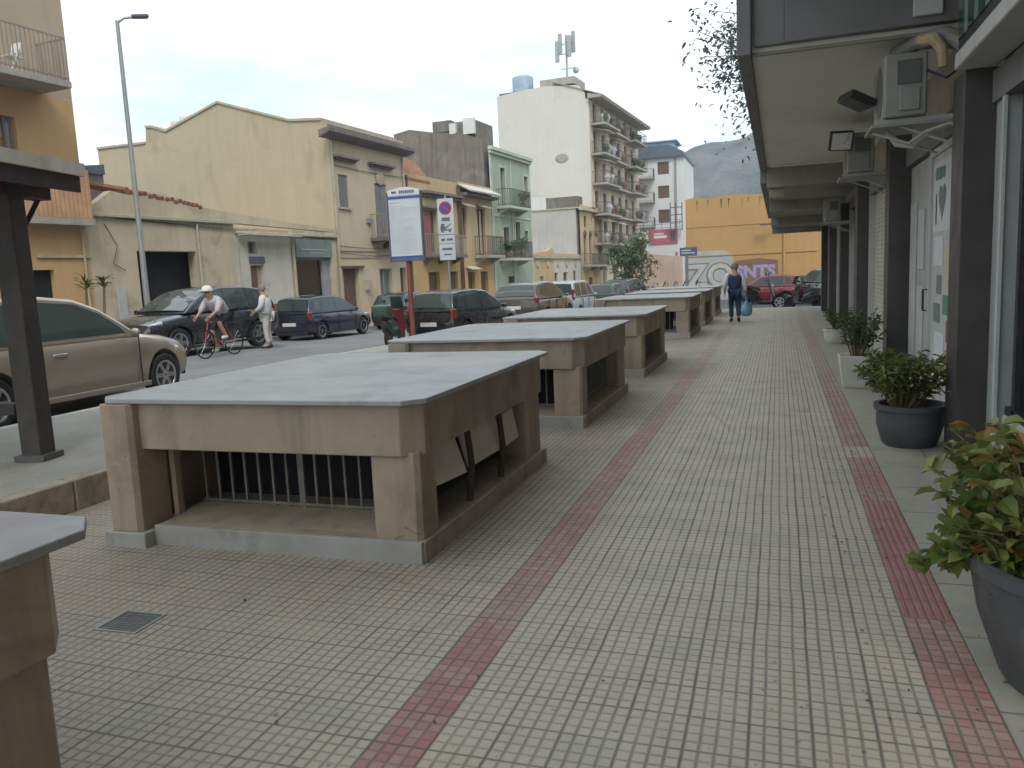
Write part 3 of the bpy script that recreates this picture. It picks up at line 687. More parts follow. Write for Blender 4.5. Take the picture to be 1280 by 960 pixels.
def win(parent, h, kind='glass', frame='frame', y=0, surround=None, sill=True, name='window'):
    x0, x1, z0, z1 = h[:4]; w = .06; yy = y+.14
    f = MB().box(x0,x0+w,yy,yy+.06,z0,z1).box(x1-w,x1,yy,yy+.06,z0,z1).box(x0+w,x1-w,yy,yy+.06,z0,z0+w).box(x0+w,x1-w,yy,yy+.06,z1-w,z1)
    f.box((x0+x1)/2-w/2,(x0+x1)/2+w/2,yy-.01,yy+.05,z0+w,z1-w)
    o = f.build(name, MT[frame], parent)
    MB().box(x0+w,x1-w,yy+.062,yy+.075,z0+w,z1-w).build('pane', MT['winglass' if kind == 'glass' else kind], o)
    if kind == 'open':
        pass
    if surround:
        q = MB(); q.box(x0-.13,x0-.002,y-.035,y-.002,z0,z1).box(x1+.002,x1+.13,y-.035,y-.002,z0,z1).box(x0-.13,x1+.13,y-.035,y-.002,z1+.002,z1+.14); q.build('surround', MT[surround], o)
    if sill: MB().box(x0-.1,x1+.1,y-.09,y-.002,z0-.08,z0-.003).build('sill', MT['trim'], o)
    return o
def leafshut(parent, h, mat='shut', y=0, openang=0):
    x0, x1, z0, z1 = h[:4]; b = MB()
    b.box(x0+.02,(x0+x1)/2-.015,y+.05,y+.085,z0+.02,z1-.02).box((x0+x1)/2+.015,x1-.02,y+.05,y+.085,z0+.02,z1-.02); return b.build('shutter', MT[mat], parent)
def balcony(parent, x0, x1, z, out=.9, h=1.0, rail='iron', n=None, slabm='slab', brackets=2):
    s = MB().box(x0,x1,-out,-.002,z-.16,z).build('balcony', MT[slabm], parent, bevel=.01)
    r = MB(); e = .04
    for zz in (z+h, z+.09): r.box(x0+e,x1-e,-out+e-.015,-out+e+.015,zz-.02,zz+.015).box(x0+e-.015,x0+e+.015,-out+e,-.01,zz-.02,zz+.015).box(x1-e-.015,x1-e+.015,-out+e,-.01,zz-.02,zz+.015)
    n = n or int((x1-x0)/.12)
    for k in range(n+1):
        x = x0+e+(x1-x0-2*e)*k/n; r.box(x-.010,x+.010,-out+e-.01,-out+e+.01,z,z+h-.02)
    for k in range(int(out/.12)):
        y = -out+e+.12*(k+1)
        if y < -.05: r.box(x0+e-.01,x0+e+.01,y-.01,y+.01,z,z+h-.02).box(x1-e-.01,x1-e+.01,y-.01,y+.01,z,z+h-.02)
    r.build('railing', MT[rail], s)
    b = MB()
    for k in range(brackets):
        x = x0+.25+(x1-x0-.5)*k/max(1,brackets-1); b.prism([(-out+.15,z-.16),(-.002,z-.16),(-.002,z-.48),(-.12,z-.45)], 'x', x-.07, x+.07)
    if brackets: b.split('bracket', MT[slabm], s)
    return s

# --- tan and orange block at the left edge
B = house('apartment_house', 'orange and tan apartment house with railed balconies at the left edge', 8, 'house')
X = 9.5
hs = [(7.35,7.78,5.3,6.15),(7.7,8.35,-.4,2.35),(5.6,6.9,-.4,2.6),(6.3,7.4,3.75,5.6),(6.0,7.2,6.95,9.1),(3.,4.2,6.95,9.1),(2.5,4,.9,2.4)]
wall(B, 'orange', -6, X, -.6, 6.85, [h for h in hs if h[3] < 6.5])
wall(B, 'tan', -6, X, 6.852, 13, [h for h in hs if h[2] > 6.5], name='upper_wall')
MB().box(-6, X-.002, .3, 9, -.6, 12.98).build('side_wall', MT['tan'], B)
for h in hs:
    if h[2] > 0: win(B, h, 'curtain' if h[0] > 7 else 'shutb', sill=h[2] < 6 and h[2] > 5)
    else: MB().box(h[0], h[1], .16, .2, h[2], h[3]).build('door', MT['wood' if h[0] < 7 else 'dark'], B)
balcony(B, 3.8, 8.62, 7.02, 1.1, 1.05, 'ironlight', brackets=0)
balcony(B, -2, 2.6, 7.02, 1.1, 1.05, 'ironlight', brackets=0)
s = MB().box(2.5, X-.05, -.42, -.002, 3.50, 3.68).build('balcony', MT['slab'], B, bevel=.01)
MB().box(2.6, X-.10, -.40, -.36, 3.69, 4.98).box(X-.14, X-.10, -.36, -.01, 3.69, 4.98).build('slatted_screen', MT['orslat'], s)
MB().box(X-1.6, X-.02, -.06, -.002, 2.66, 2.74).build('wall_band', MT['trim'], B)
MB().tube([(X-.22,-.05,3.4),(X-.22,-.05,-.3)], .035, 8).split('drain_pipe', MT['trim'], B)
t = thing('folding_chair', 'white folded chair frame standing on the upper balcony', 'chair', tuple(fpos(15.55,-.62,7.03)), FA)
c = MB().tube([(-.2,0,0),(.15,0,.75)], .02, 6).tube([(.15,0,0),(-.1,0,.55)], .02, 6).tube([(.2,.3,0),(.25,.3,.6)],.02,6); c.build('leg', MT['white'], t)
MB().box(-.2,.2,-.02,.3,.42,.45).build('seat', MT['white'], t); MB().obox((.15,.15,.68), .03, .35, .25, Matrix.Rotation(R(15),3,'Y')).build('backrest', MT['white'], t)

# --- old one-storey building with the garage
B = house('old_garage_building', 'low peeling one storey building with a dark open garage and a tiled roof', 17.5)
S = 17.5
gar = (1.60,3.95,-.6,2.88); door = (6.45,7.15,-.6,2.42); sw_ = (6.42,6.86,2.82,3.25); lint = (6.42,7.2,2.5,2.72); shop = (8.95,11.3,-.6,3.4)
wall(B, 'low', 0, 5.78, -.8, 3.86, [gar], depth=.35)
wall(B, 'lowwhite', 5.782, 8.75, -.8, 3.50, [door, sw_], depth=.2, name='whitewashed_wall')
wall(B, 'low', 8.752, 11.72, -.8, 3.72, [shop], depth=.4, name='shop_wall')
MB().box(.002, 11.7, .8, 6, -.8, 3.78).box(.002,11.7,.3,.34,3.0,3.45).build('back_wall', MT['low'], B)
MB().box(1.4, 4.6, .60, .64, -.8, 2.95).build('garage_shade_sheet', MT['dark'], B)  # black sheet painting in the shade of the open garage
MB().box(gar[0]-.02, gar[1]+.02, .02, .2, 2.86, 2.96).build('garage_lintel', MT['trim'], B)
wd = MB().box(door[0], door[0]+.42, .08, .12, -.6, 2.4).build('door', MT['wood'], B); MB().box(door[0]+.43, door[1], .14, .18, -.6, 2.4).build('door_leaf', MT['trim'], B)
win(B, sw_, 'glass', sill=False); MB().box(lint[0], lint[1], -.05, .02, lint[2], lint[3]).build('door_sign', MT['signdark'], B)
MB().box(shop[0]+.02, shop[1]-.02, -.10, .0, 2.70, 3.38).build('shop_fascia', M('faded_teal_fascia', (.155,.19,.18), .6, .15, 2, streak=.3), B, bevel=.01)
MB().box(shop[0]+.35, shop[1]-.35, -.112, -.102, 2.98, 3.02).box(shop[0]+.9, shop[1]-.7, -.112, -.102, 2.86, 2.89).build('fascia_lettering', MT['greypanel'], B)
MB().box(shop[0], shop[0]+.10, .1, .2, -.6, 2.7).box(shop[1]-.5, shop[1], .1, .2, -.6, 2.7).box(shop[0],shop[1],.1,.2,2.6,2.7).build('shop_frame', MT['frame'], B)
MB().box(shop[0]+.1, shop[1]-.5, .22, .25, -.6, 2.6).build('shop_window', MT['glass'], B)
MB().box(shop[0]+.2, shop[0]+1.3, .16, .2, .75, 1.25).build('poster', MT['whitepanel'], B)
q = MB(); x = 0
par = [(0,3.862),(.03,4.02),(.35,4.15),(.97,4.56),(1.5,4.50),(2.87,4.62),(3.6,4.46),(4.48,4.30),(5.6,4.22),(8.7,4.02),(11.7,3.86),(11.7,3.74),(5.78,3.862)]
q.prism(par, 'y', .06, .32).build('parapet', MT['low'], B)
q = MB()
for k in range(18):
    x0 = 1.5 + k*.17 + rnd.uniform(-.04,.04); z = 4.60 - .016*k - .03*(k % 2)
    q.tube([(x0,.05,z+rnd.uniform(-.03,.03)),(x0+rnd.uniform(-.02,.02),2.2,z+.45)], .095, 6)
q.build('roof', MT['rooftile'], B)
MB().box(-.02, 5.78, -.12, -.002, 3.80, 3.90).box(5.8, 11.75, -.10, -.002, 3.50, 3.60).split('cornice', MT['trim'], B, bevel=.015)
q = MB(); q.box(5.85, 8.9, -.5, -.10, 3.44, 3.47).build('porch_strip', MT['awning'], B)
q = MB().tube([(4.05,-.05,3.75),(4.05,-.05,-.2)], .04, 8).tube([(8.85,-.06,3.5),(8.85,-.06,-.2)], .06, 8).tube([(5.9,-.04,3.4),(5.9,-.04,1.8)],.015,6); q.split('drain_pipe', MT['trim'], B)
MB().box(5.0, 5.9, -.25, -.003, 1.45, 1.55).box(5.25,5.55,-.06,-.003,1.0,1.4).split('meter_box', MT['trim'], B)
MB().tube([(.55,-.04,3.6),(.9,-.05,3.0),(.7,-.05,2.5),(1.1,-.05,2.3)], .012, 5).tube([(.9,-.04,3.79),(5.7,-.05,3.62),(11.6,-.05,3.42)], .014, 5).build('wire', MT['black'], B)
MB().box(.75,1.05,-.035,-.003,.9,1.8).build('wall_notice', MT['whitepanel'], B)
# dark lean-to behind
B = house('dark_shed', 'dark shed roof block between the orange house and the gable', 20.6, 'shed', 4.3)
MB().box(0,1.4,0,2.4,-1,5.7).build('wall', MT['cornice'], B); MB().prism([(0,5.702),(1.4,5.702),(1.4,6.05),(0,5.85)], 'y', -.1, 2.5).build('roof', MT['blueroof'], B)

# --- big yellow two storey house with the bare gable flank
S = 29.28
B = house('yellow_gable_house', 'large yellow two storey house with a blank gable flank and grey cornice', S)
hs = [(.43,1.12,4.77,6.1,1),(3.2,4.2,3.62,5.98,2),(.2,1.45,-.8,2.25,3),(3.15,4.2,.9,2.22,4),(4.95,5.5,-.8,2.25,3)]
wall(B, 'yellowfront', 0, 5.85, -.8, 8.0, hs)
fl = [(.3,-.8),(12.75,-.8),(12.75,8.30),(9.78,8.25),(9.68,8.93),(9.3,8.90),(8.5,8.63),(5.49,9.49),(1.85,8.33),(.3,8.20)]
q = MB(); q.prism(fl, 'x', .002, 5.84).build('flank_wall', MT['yellow'], B)
MB().box(.002,.30,.002,.299,-.8,8.0).build('corner', MT['yellow'], B)
q = MB()
for a, b_ in zip(fl[2:], fl[3:]):
    if abs(a[0]-b_[0]) > .3: q.prism([(a[0],a[1]+.002),(b_[0],b_[1]+.002),(b_[0],b_[1]+.10),(a[0],a[1]+.10)], 'x', -.06, 5.9)
q.build('coping', MT['trim'], B)
MB().prism([(-.45,7.56),(0,7.42),(0,7.72),(-.52,7.80),(-.52,7.62)], 'x', -.70, 6.2).split('cornice', MT['cornice'], B, bevel=.02)
MB().box(-.1,5.9,-.05,-.004,8.0,8.12).build('parapet_cap', MT['trim'], B)
for x0, x1 in ((.05,1.75),(2.78,4.75)):
    MB().box(x0, x1, -.28, -.002, 6.74, 6.84).box(x0+.1,x1-.1,-.18,-.002,6.66,6.738).split('window_hood', MT['cornice'], B, bevel=.01)
w = win(B, hs[0], 'shut', surround=None); w = win(B, hs[1], 'shut', sill=False)
leafshut(B, hs[0]); leafshut(B, hs[1])
MB().lathe([(0,-.03),(.22,-.03),(.30,.0),(.22,.04),(0,.04)], (3.7,-.03,6.22), 'y', 16, 1.3, 1).build('emblem', MT['trim'], B)
balcony(B, 2.6, 4.9, 3.58, .85, 1.0, 'ironlight', slabm='cornice', brackets=3)
for h in (hs[2], hs[4]): MB().box(h[0],h[1],.2,.24,h[2],h[3]).build('door', MT['wood'], B)
MB().box(.0,1.8,-.12,-.002,2.27,2.36).build('door_hood', MT['wood'], B)
win(B, hs[3], 'shut'); MB().box(-.02,5.86,-.05,-.002,2.98,3.10).box(-.02,5.86,-.04,-.002,2.70,2.76).build('band', MT['trim'], B)
MB().tube([(.02,-.07,7.4),(.02,-.07,-.3)], .05, 8).tube([(5.72,-.07,7.4),(5.72,-.07,-.3)], .05, 8).split('drain_pipe', MT['trim'], B)
MB().lathe([(0,0),(.45,0),(.45,1.0),(.36,1.12),(0,1.12)], (2.,9.0,8.6)).box(1.2,2.9,8.2,9.4,8.3,9.35).build('roof_tank', MT['whiteb'], B)

for k, (z, sag) in enumerate(((3.2,.10),(6.45,.06),(2.9,.12))):
    MB().tube([(x, -.03-.012*k, z - sag*math.sin(math.pi*x/5.7)) for x in (.1,1,2,3,4,5,5.7)], .012, 5).build('wire', MT['black'], B)
MB().box(1.9,2.25,-.16,-.002,1.3,1.75).build('meter_box', MT['trim'], B); MB().box(2.35,2.75,-.10,-.002,4.2,4.4).build('vent', MT['frame'], B)
# --- low ochre house with a railed balcony
S = 35.13
B = house('ochre_house', 'ochre two storey house behind the bus stop sign with a reddish balcony door', S)
hs = [(1.75,3.1,2.9,5.1,1),(1.9,3.1,-.8,2.0,2),(4.1,5.2,-.8,2.0,2)]
wall(B, 'gold', 0, 5.75, 2.6, 6.7, hs[:1]); wall(B, 'gold2', 0, 5.75, -.8, 2.598, hs[1:], name='ground_floor_wall')
MB().box(.002,5.74,.3,8,-.8,6.6).build('side_wall', MT['yellow'], B)
MB().prism([(-.02,6.4),(.8,7.5),(.8,7.6),(-.02,6.5)], 'x', .0, 2.6).build('roof', MT['rooftile'], B)
MB().box(1.6,5.8,-.35,-.002,5.86,6.0).box(1.7,5.8,-.2,-.002,5.72,5.858).split('cornice', MT['cornice'], B, bevel=.01)
win(B, hs[0], 'shutb', sill=False); MB().box(1.5,3.35,-.2,-.002,5.16,5.28).split('window_hood', MT['cornice'], B)
MB().box(1.78,2.5,.04,.08,2.92,5.08).build('shutter', M('red_shutter', (.26,.085,.08), .7, .15, 3), B)
balcony(B, 1.3, 4.95, 2.86, .8, 1.0, 'ironlight', slabm='cornice', brackets=3)
for h in hs[1:]: MB().box(h[0],h[1],.2,.24,h[2],h[3]).build('door', MT['wood'], B)
MB().box(.05,.35,-.06,-.002,-.8,2.6).split('pilaster', MT['trim'], B)
MB().tube([(.15,-.07,6.6),(.15,-.07,-.4)], .05, 8).tube([(5.6,-.07,6.6),(5.6,-.07,-.4)], .05, 8).split('drain_pipe', MT['wood'], B)

# --- deep ochre house with awnings
S = 40.9
B = house('awning_house', 'narrow ochre house with a long white awning under its eaves', S)
hs = [(.30,.90,3.75,5.45,1),(2.3,3.35,2.9,5.5,1),(.7,1.6,-.8,1.95,2),(2.4,3.4,-.8,1.95,2)]
wall(B, 'gold', 0, 4.35, 2.55, 6.8, hs[:2]); wall(B, 'gold2', 0, 4.35, -.8, 2.548, hs[2:], name='ground_floor_wall')
MB().box(.002,4.34,.3,7,-.8,6.7).build('side_wall', MT['gold'], B)
MB().prism([(-.75,6.22),(-.002,6.62),(-.002,6.70),(-.78,6.30)], 'x', .05, 4.3).build('awning', MT['awning'], B)
MB().box(.0,4.35,-.5,-.002,6.05,6.2).split('cornice', MT['cornice'], B)
for h in hs[:2]:
    win(B, h, 'curtain', frame='wood', sill=False); MB().prism([(-.5,h[3]+.0),(-.002,h[3]+.22),(-.002,h[3]+.28),(-.52,h[3]+.06)], 'x', h[0]-.15, h[1]+.25).build('window_awning', MT['awning'], B)
balcony(B, 1.7, 4.2, 2.86, .85, 1.05, 'iron', brackets=2)
for h in hs[2:]: MB().box(h[0],h[1],.2,.24,h[2],h[3]).build('door', MT['wood'], B)
MB().prism([(-.4,2.05),(-.002,2.2),(-.002,2.26),(-.42,2.1)], 'x', .5, 1.8).build('door_awning', MT['awning'], B)
MB().tube([(.06,-.07,6.2),(.06,-.07,-.4)], .05, 8).split('drain_pipe', MT['wood'], B)

# --- green house with the stained flank
S = 45.3
B = house('green_house', 'pale green three storey house with plants on its balconies and a stained grey flank', S)
hs = [(1.5,2.25,5.85,8.15,1),(5.45,6.1,6.6,8.0,1),(1.6,2.5,2.75,4.6,1),(5.2,5.8,3.2,4.5,1),(2.1,3.2,-.9,1.6,2),(3.6,4.4,3.0,5.0,1)]
wall(B, 'green', 0, 6.5, -.9, 9.1, hs)
wall_f = MB(); wall_f.prism([(.29,-.9),(6.2,-.9),(6.2,10.5),(5.1,10.66),(3.3,10.28),(1.6,10.1),(.29,9.55)], 'x', -.15, .5).build('flank_wall', MT['greyflank'], B)
MB().box(.502,6.5,.3,6.2,-.9,9.0).build('back_wall', MT['greyflank'], B)
MB().box(.0,.6,2.4,3.6,10.3,10.95).box(.1,2.6,.8,3.4,9.0,10.8).build('roof_hut', MT['greyflank'], B, bevel=.01)
MB().box(-.16,.1,.8,1.5,10.0,10.9).box(-.17,.1,2.0,2.4,10.1,10.7).split('flue', MT['whiteb'], B)
MB().box(-.15,6.6,-.28,-.002,8.98,9.2).box(-.1,6.55,-.18,-.002,8.8,8.978).split('cornice', MT['greentrim'], B, bevel=.02)
MB().box(-.05,.25,-.05,-.002,-.9,8.8).box(6.3,6.5,-.05,-.002,-.9,8.8).box(3.05,3.2,-.07,-.002,-.9,8.8).box(0.26,6.29,-.04,-.002,5.2,5.35).split('pilaster', MT['greentrim'], B)
for h in hs:
    if h[4] == 1: win(B, h, 'shut' if h[2] > 5 else 'shutb', sill=False, surround='greentrim')
    else: MB().box(h[0],h[1],.2,.24,h[2],h[3]).build('door', MT['wood'], B)
balcony(B, .8, 4.3, 5.8, .9, 1.0, 'iron', slabm='greentrim'); balcony(B, .8, 4.3, 2.7, .9, 1.0, 'iron', slabm='greentrim')
for k, (x, z, lab) in enumerate(((3.7,5.82,'dark bushy plant on the upper green balcony'),(1.0,2.72,'leafy plant at the near end of the lower green balcony'),(3.2,2.72,'big rounded plant in the middle of the lower green balcony'),(2.2,2.72,'small plant beside the door of the lower green balcony'))):
    t = thing('balcony_plant', lab, 'potted plant', tuple(fpos(S+x, -.55, z)), FA, 'plants on the green balconies')
    MB().lathe([(0,0),(.15,0),(.2,.3),(.17,.3),(0,.26)], n=14).build('pot', MT['rooftile'], t)
    l, s_ = MB(), MB(); bush(l, s_, (0,0,.28), 16, 1.1 if k == 2 else .75, .5 if k == 2 else .35, .16, .08, 12, .4); l.build('foliage', MT['leafb'], t, ang=0); s_.build('stems', MT['twig'], t)

# --- low white houses with plaster ornaments
S = 51.85
B = house('low_white_house', 'low cream one storey row with small gable and round plaster ornaments', S)
hs = [(1.2,1.9,-.9,1.5),(4.2,5.0,-.9,1.7),(6.2,7.2,-.9,1.7),(8.6,9.4,-.9,1.8)]
wall(B, 'gold', 0, 4.1, -.9, 2.9, hs[:1], .2, name='ochre_wall'); wall(B, 'lowwhite', 4.102, 10.6, -.9, 2.9, hs[1:], .2)
MB().box(.002,10.58,.3,5,-.9,2.85).build('back_wall', MT['lowwhite'], B)
MB().prism([(0,2.9),(10.6,2.9),(10.6,3.05),(4.6,3.1),(3.9,3.5),(3.0,3.25),(0,3.05)], 'y', .02, .3).build('parapet', MT['gold'], B)
MB().box(0,10.6,-.15,-.002,2.72,2.9).split('cornice', MT['trim'], B)
for k in range(5):
    MB().lathe([(0,-.06),(.2,-.06),(.28,0),(.2,.03),(0,.03)], (.8+2.1*k,-.01,2.3), 'y', 12).build('ornament', MT['trim'], B)
for h in hs: MB().box(h[0],h[1],.14,.18,h[2],h[3]).build('door', MT['wood' if h[0] > 2 else 'frame'], B)

# --- small ochre house with the blank block flank
S = 62.55
B = house('small_ochre_house', 'small ochre house with arched windows and a blank grey block flank', S)
hs = [(.9,1.6,2.4,4.6),(2.4,3.1,2.4,4.6),(4.1,4.8,2.4,4.6),(1.1,1.8,5.2,6.1),(3.1,3.8,5.2,6.1),(2,3,-1,1.2)]
wall(B, 'gold', 0, 6.2, -1, 6.95, hs); MB().box(-.05,.3,.29,4.15,-1,6.75).build('flank_wall', MT['greywhite'], B); MB().box(.302,6.2,.3,4.1,-1,6.7).build('back_wall', MT['greywhite'], B)
MB().box(-.1,1.2,.1,2.7,6.76,7.6).build('roof_room', MT['greyflank'], B); MB().box(-.12,1.25,2.72,4.2,6.76,7.75).build('roof_shed', MT['whiteb'], B)
MB().box(-.2,6.3,-.3,-.002,6.5,6.7).box(-.14,-.051,-.1,4.2,6.66,6.76).split('cornice', MT['trim'], B)
for h in hs[:5]:
    win(B, h, 'glass', frame='wood', sill=False)
    q = MB(); c = (h[0]+h[1])/2; q.prism([(c+.42*math.cos(a),h[3]+.38*math.sin(a)) for a in [k*math.pi/8 for k in range(9)]], 'y', -.05, -.003); 
    if h[2] < 5: q.build('arch', MT['wood'], B)
balcony(B, .4, 5.6, 2.2, .8, .9, 'iron', brackets=3); MB().box(2,3,.2,.24,-1,1.2).build('door', MT['wood'], B)

# --- tall apartment tower with stacked balconies
S = 66.0; d0 = 0.0
B = house('apartment_tower', 'tall beige apartment block with blank flank and stacked front balconies', S, 'apartment block')
hs = []
for zf in (4.0, 6.4, 8.9, 11.3, 13.7):
    for x in (1.1, 3.6, 6.2, 8.7, 11.2, 13.7): hs.append((x, x+.95, zf+.05, zf+1.75 if zf > 13 else zf+1.95))
hs += [(2,4,-1.2,2.2),(6,8,-1.2,2.2),(10,12,-1.2,2.2)]
wall(B, 'beigef', 0, 16.9, -1.2, 15.6, hs, .3)
MB().prism([(.3,-1.2),(8.05,-1.2),(8.05,16.7),(6.2,16.9),(3.7,17.0),(.9,16.75),(.3,16.1)], 'x', .0, .6).build('flank_wall', MT['beige'], B); MB().box(.602,16.8,.301,8,-1.2,16.0).box(.002,.6,.002,.3,-1.2,15.6).build('back_wall', MT['beige'], B)
MB().prism([(-1.1,15.55),(-.002,15.55),(-.002,15.95),(-1.2,15.72)], 'x', -.3, 17.6).prism([(-1.2,15.722),(3,17.2),(3,17.3),(-1.2,15.8)], 'x', -.1, 17.4).build('eaves', MT['slab'], B)
MB().box(.2,3.2,1.2,4.2,17.0,17.55).build('roof_room', MT['slab'], B)
for h in hs:
    if h[2] > 0:
        o = MB().box(h[0],h[1],.17,.2,h[2],h[3]).build('window', MT['winglass' if rnd.random() < .5 else 'shutb'], B)
    else: MB().box(h[0],h[1],.22,.26,h[2],h[3]).build('shop_door', MT['shutterd'], B)
for zf in (4.0, 6.4, 8.9, 11.3, 13.7):
    for x0, x1, out in ((.4,5.2,1.25),(5.6,10.4,.8),(10.9,15.6,1.25)):
        balcony(B, x0, x1, zf, out, .95, 'iron', n=16, brackets=0)
        if rnd.random() < .75 and zf < 13: MB().prism([(-out-.1,zf+1.75),(-.003,zf+2.1),(-.003,zf+2.15),(-out-.12,zf+1.8)], 'x', x0+.6, x0+2.6).build('awning', MT['awning'], B)
        for k in range(7):
            if rnd.random() < .7: MB().lathe([(0,0),(.14,0),(.19,.3),(.3,.55),(.2,.8),(0,.85)], (x0+.5+rnd.random()*3.8,-out+rnd.uniform(.2,.5),zf+.01), n=8).build('balcony_planter', MT[('rooftile','leafb','black','leafb','cloth','wood','curtain')[k]], B)
MB().lathe([(0,-.05),(.42,-.05),(.5,0),(0,.0)], (-.002,2.45,11.1), 'x', 16, 1.2, .8).build('flank_patch', MT['slab'], B)
t = thing('water_tank', 'pale blue water tank block on the tower roof', 'water tank', tuple(fpos(S+1.2, 6.1, 17.0)), FA)
MB().lathe([(0,0),(.85,0),(.9,.1),(.9,1.2),(.6,1.4),(0,1.42)], n=20).build('tank', MT['bluetank'], t); MB().box(-.8,2.5,-2.4,1.9,-.25,-.002).build('platform', MT['blueroof'], t)
t = thing('antenna_mast', 'mobile phone antenna mast with panel aerials on the tower roof', 'antenna', tuple(fpos(S+2.2, 2.45, 17.5)), FA)
MB().tube([(0,0,0),(0,0,3.9)], .09, 8).build('mast', MT['post'], t)
for k, (x, y, z) in enumerate(((-.3,-.35,2.9),(-.1,.5,3.2),(.45,-.1,3.1),(.1,-.6,3.3),(-.2,.75,2.6))):
    MB().box(x-.09,x+.09,y-.16,y+.16,z-.85,z+.85).build('panel_aerial', MT['post'], t, bevel=.02)
MB().tube([(0,-.5,2.4),(0,.6,2.4)], .04, 6).tube([(0,-.6,3.2),(0,.7,3.2)], .04, 6).tube([(0,-.7,1.2),(0,.5,1.2)], .04, 6).lathe([(0,0),(.25,.1),(.28,.12)], (0,-.75,1.0), 'x', 12).build('arm', MT['post'], t)

# --- white block at the end of the street
B = thing('white_block', 'white block with blue mansard roof beyond the tower', 'apartment block', (-13.9,88,0), R(0))
hs = [(1.6,2.8,9.1,10.4),(1.6,2.8,6.5,7.9),(1.6,2.8,11.6,12.9)]
wall(B, 'whiteb', -3, 4.4, -1.5, 13.4, hs); MB().box(-3,4.38,.3,10,-1.5,13.3).build('side_wall', MT['whiteb'], B)
for h in hs: MB().box(h[0],h[1],.1,.14,h[2],h[3]).build('window', MT['shutb'], B); 
for zf in (6.2, 8.8, 11.3): balcony(B, -1.2, 1.3, zf, 1.2, .9, 'iron', n=10, brackets=0)
MB().prism([(-2.8,13.3),(4.5,13.3),(4.4,13.75),(2.9,14.55),(-2.4,14.7)], 'y', -.4, 10).build('roof', MT['blueroof'], B)
MB().box(.3,3.2,1,5,14.4,15.1).box(.0,3.6,.6,5.4,15.1,15.22).build('roof_room', MT['bluetank'], B)
MB().box(3.35,3.6,-.1,-.002,3,13.2).split('drain_pipe', MT['frame'], B)
B = thing('terrace_wall', 'white terrace wall with pink banner and pinkish base under the white block', 'wall', (-14.2,80,0))
MB().box(-2,5.2,0,.5,3.2,5.3).build('parapet', MT['whiteb'], B); MB().prism([(-2,-1.5),(5.2,-1.5),(5.2,2.7),(1,3.3),(-2,3.3)], 'y', .05, .6).build('base_wall', MT['pinkwall'], B)
r = MB()
for z in (5.6, 5.95, 6.3): r.box(-2,5.1,.2,.24,z-.02,z+.02)
for k in range(9): r.box(-2+.88*k-.02,-2+.88*k+.02,.2,.24,5.3,6.35)
r.build('railing', MT['blueroof'], B)
t = thing('banner', 'pink rectangular banner hung on the white terrace wall', 'banner', (-11.9,79.9,4.35))
MB().box(-.15,2.55,-.03,.03,-.3,1.1).build('sheet', MT['pink'], t); MB().box(.25,1.5,-.042,-.032,.25,.5).box(.25,1.2,-.042,-.032,.6,.72).build('lettering', MT['white'], t); MB().box(1.85,2.35,-.042,-.032,-.1,.9).build('picture', MT['signdark'], t)
t = thing('rooftop_frame', 'dark frame structure on the terrace beside the white block', 'frame', (-9.9,79.5,5.3))
f = MB()
for z in (0,.7,1.4,2.1): f.box(-.1,1.1,-.05,.05,z,z+.08)
for x in (-.1,.4,1.0): f.box(x,x+.08,-.06,.06,-.1,2.6)
f.build('rack', MT['iron'], t)

# --- orange wall building closing the promenade
B = thing('orange_building', 'windowless bright orange building closing the promenade, graffiti at its foot', 'building', (0,52,0))
MB().box(-5.58, 12, 0, 8, -1.4, 5.75).build('wall', MT['orwall'], B)
q = MB(); x = -5.6; pts = [(-5.6,5.752)]
while x < 12: pts.append((x, 5.86+rnd.uniform(-.04,.14))); x += rnd.uniform(.3,.8)
pts.append((12,5.752)); q.prism(pts, 'y', .0, .4).build('parapet', MT['orwall'], B)
q = MB()
for k in range(22):
    x = rnd.uniform(-5.3,2.2); L = rnd.uniform(.08,.7); w = rnd.uniform(.015,.05); q.prism([(x-w,5.75),(x+w,5.75),(x+w*.3,5.75-L),(x-w*.2,5.75-L*.9)], 'y', -.004, -.001-.0001*k)
q.split('damp_stain', MT['stainb'], B)
MB().box(-5.58,2.2,-.05,-.002,2.28,2.34).box(-5.58,4,-.03,-.002,4.1,4.14).build('ledge', MT['orwall'], B)
MB().tube([(.3,-.07,3.95),(.3,-.07,-1)], .06, 8).tube([(.3,-.07,3.95),(.2,-.4,4.02),(-.9,-.6,4.02)], .035, 6).split('drain_pipe', MT['orwall'], B)
MB().obox((-.75,-.6,4.0), .7, .25, .08, Matrix.Identity(3)).build('wall_lamp', MT['iron'], B)
gp = MB().prism([(-5.45,-1.2),(-2.75,-1.2),(-2.70,2.3),(-3.3,2.62),(-5.45,2.58)], 'y', -.009, -.003).build('graffiti_ground', MT['graf'], B)
MB().prism([(-2.65,-1.2),(.0,-1.2),(-.05,1.85),(-1.2,2.02),(-2.6,1.9)], 'y', -.009, -.003).build('graffiti_patch', MT['grafbrown'], B)
def text(body, size, mat, parent, loc, rot, name='lettering', ext=.004, off=0., sx=1, bold=0):
    cu = bpy.data.curves.new('lettering', 'FONT'); cu.body = body; cu.size = size; cu.extrude = ext; cu.offset = bold; cu.align_x = 'CENTER'; cu.align_y = 'CENTER'; cu.resolution_u = 3
    o = bpy.data.objects.new(name, cu); COL.objects.link(o)
    dg = bpy.context.evaluated_depsgraph_get(); dg.update(); me = bpy.data.meshes.new_from_object(o.evaluated_get(dg)); bpy.data.objects.remove(o); me.name = name
    me.materials.clear(); me.materials.append(mat)
    o = link(name, me, parent); o.location = loc; o.rotation_euler = rot; o.scale = (sx,1,1); return o
UP = (R(90),0,0)
text('ZO', 2.0, MT['grafgrey'], B, (-4.15,-.013,.98), UP, 'graffiti_letters', bold=.13)
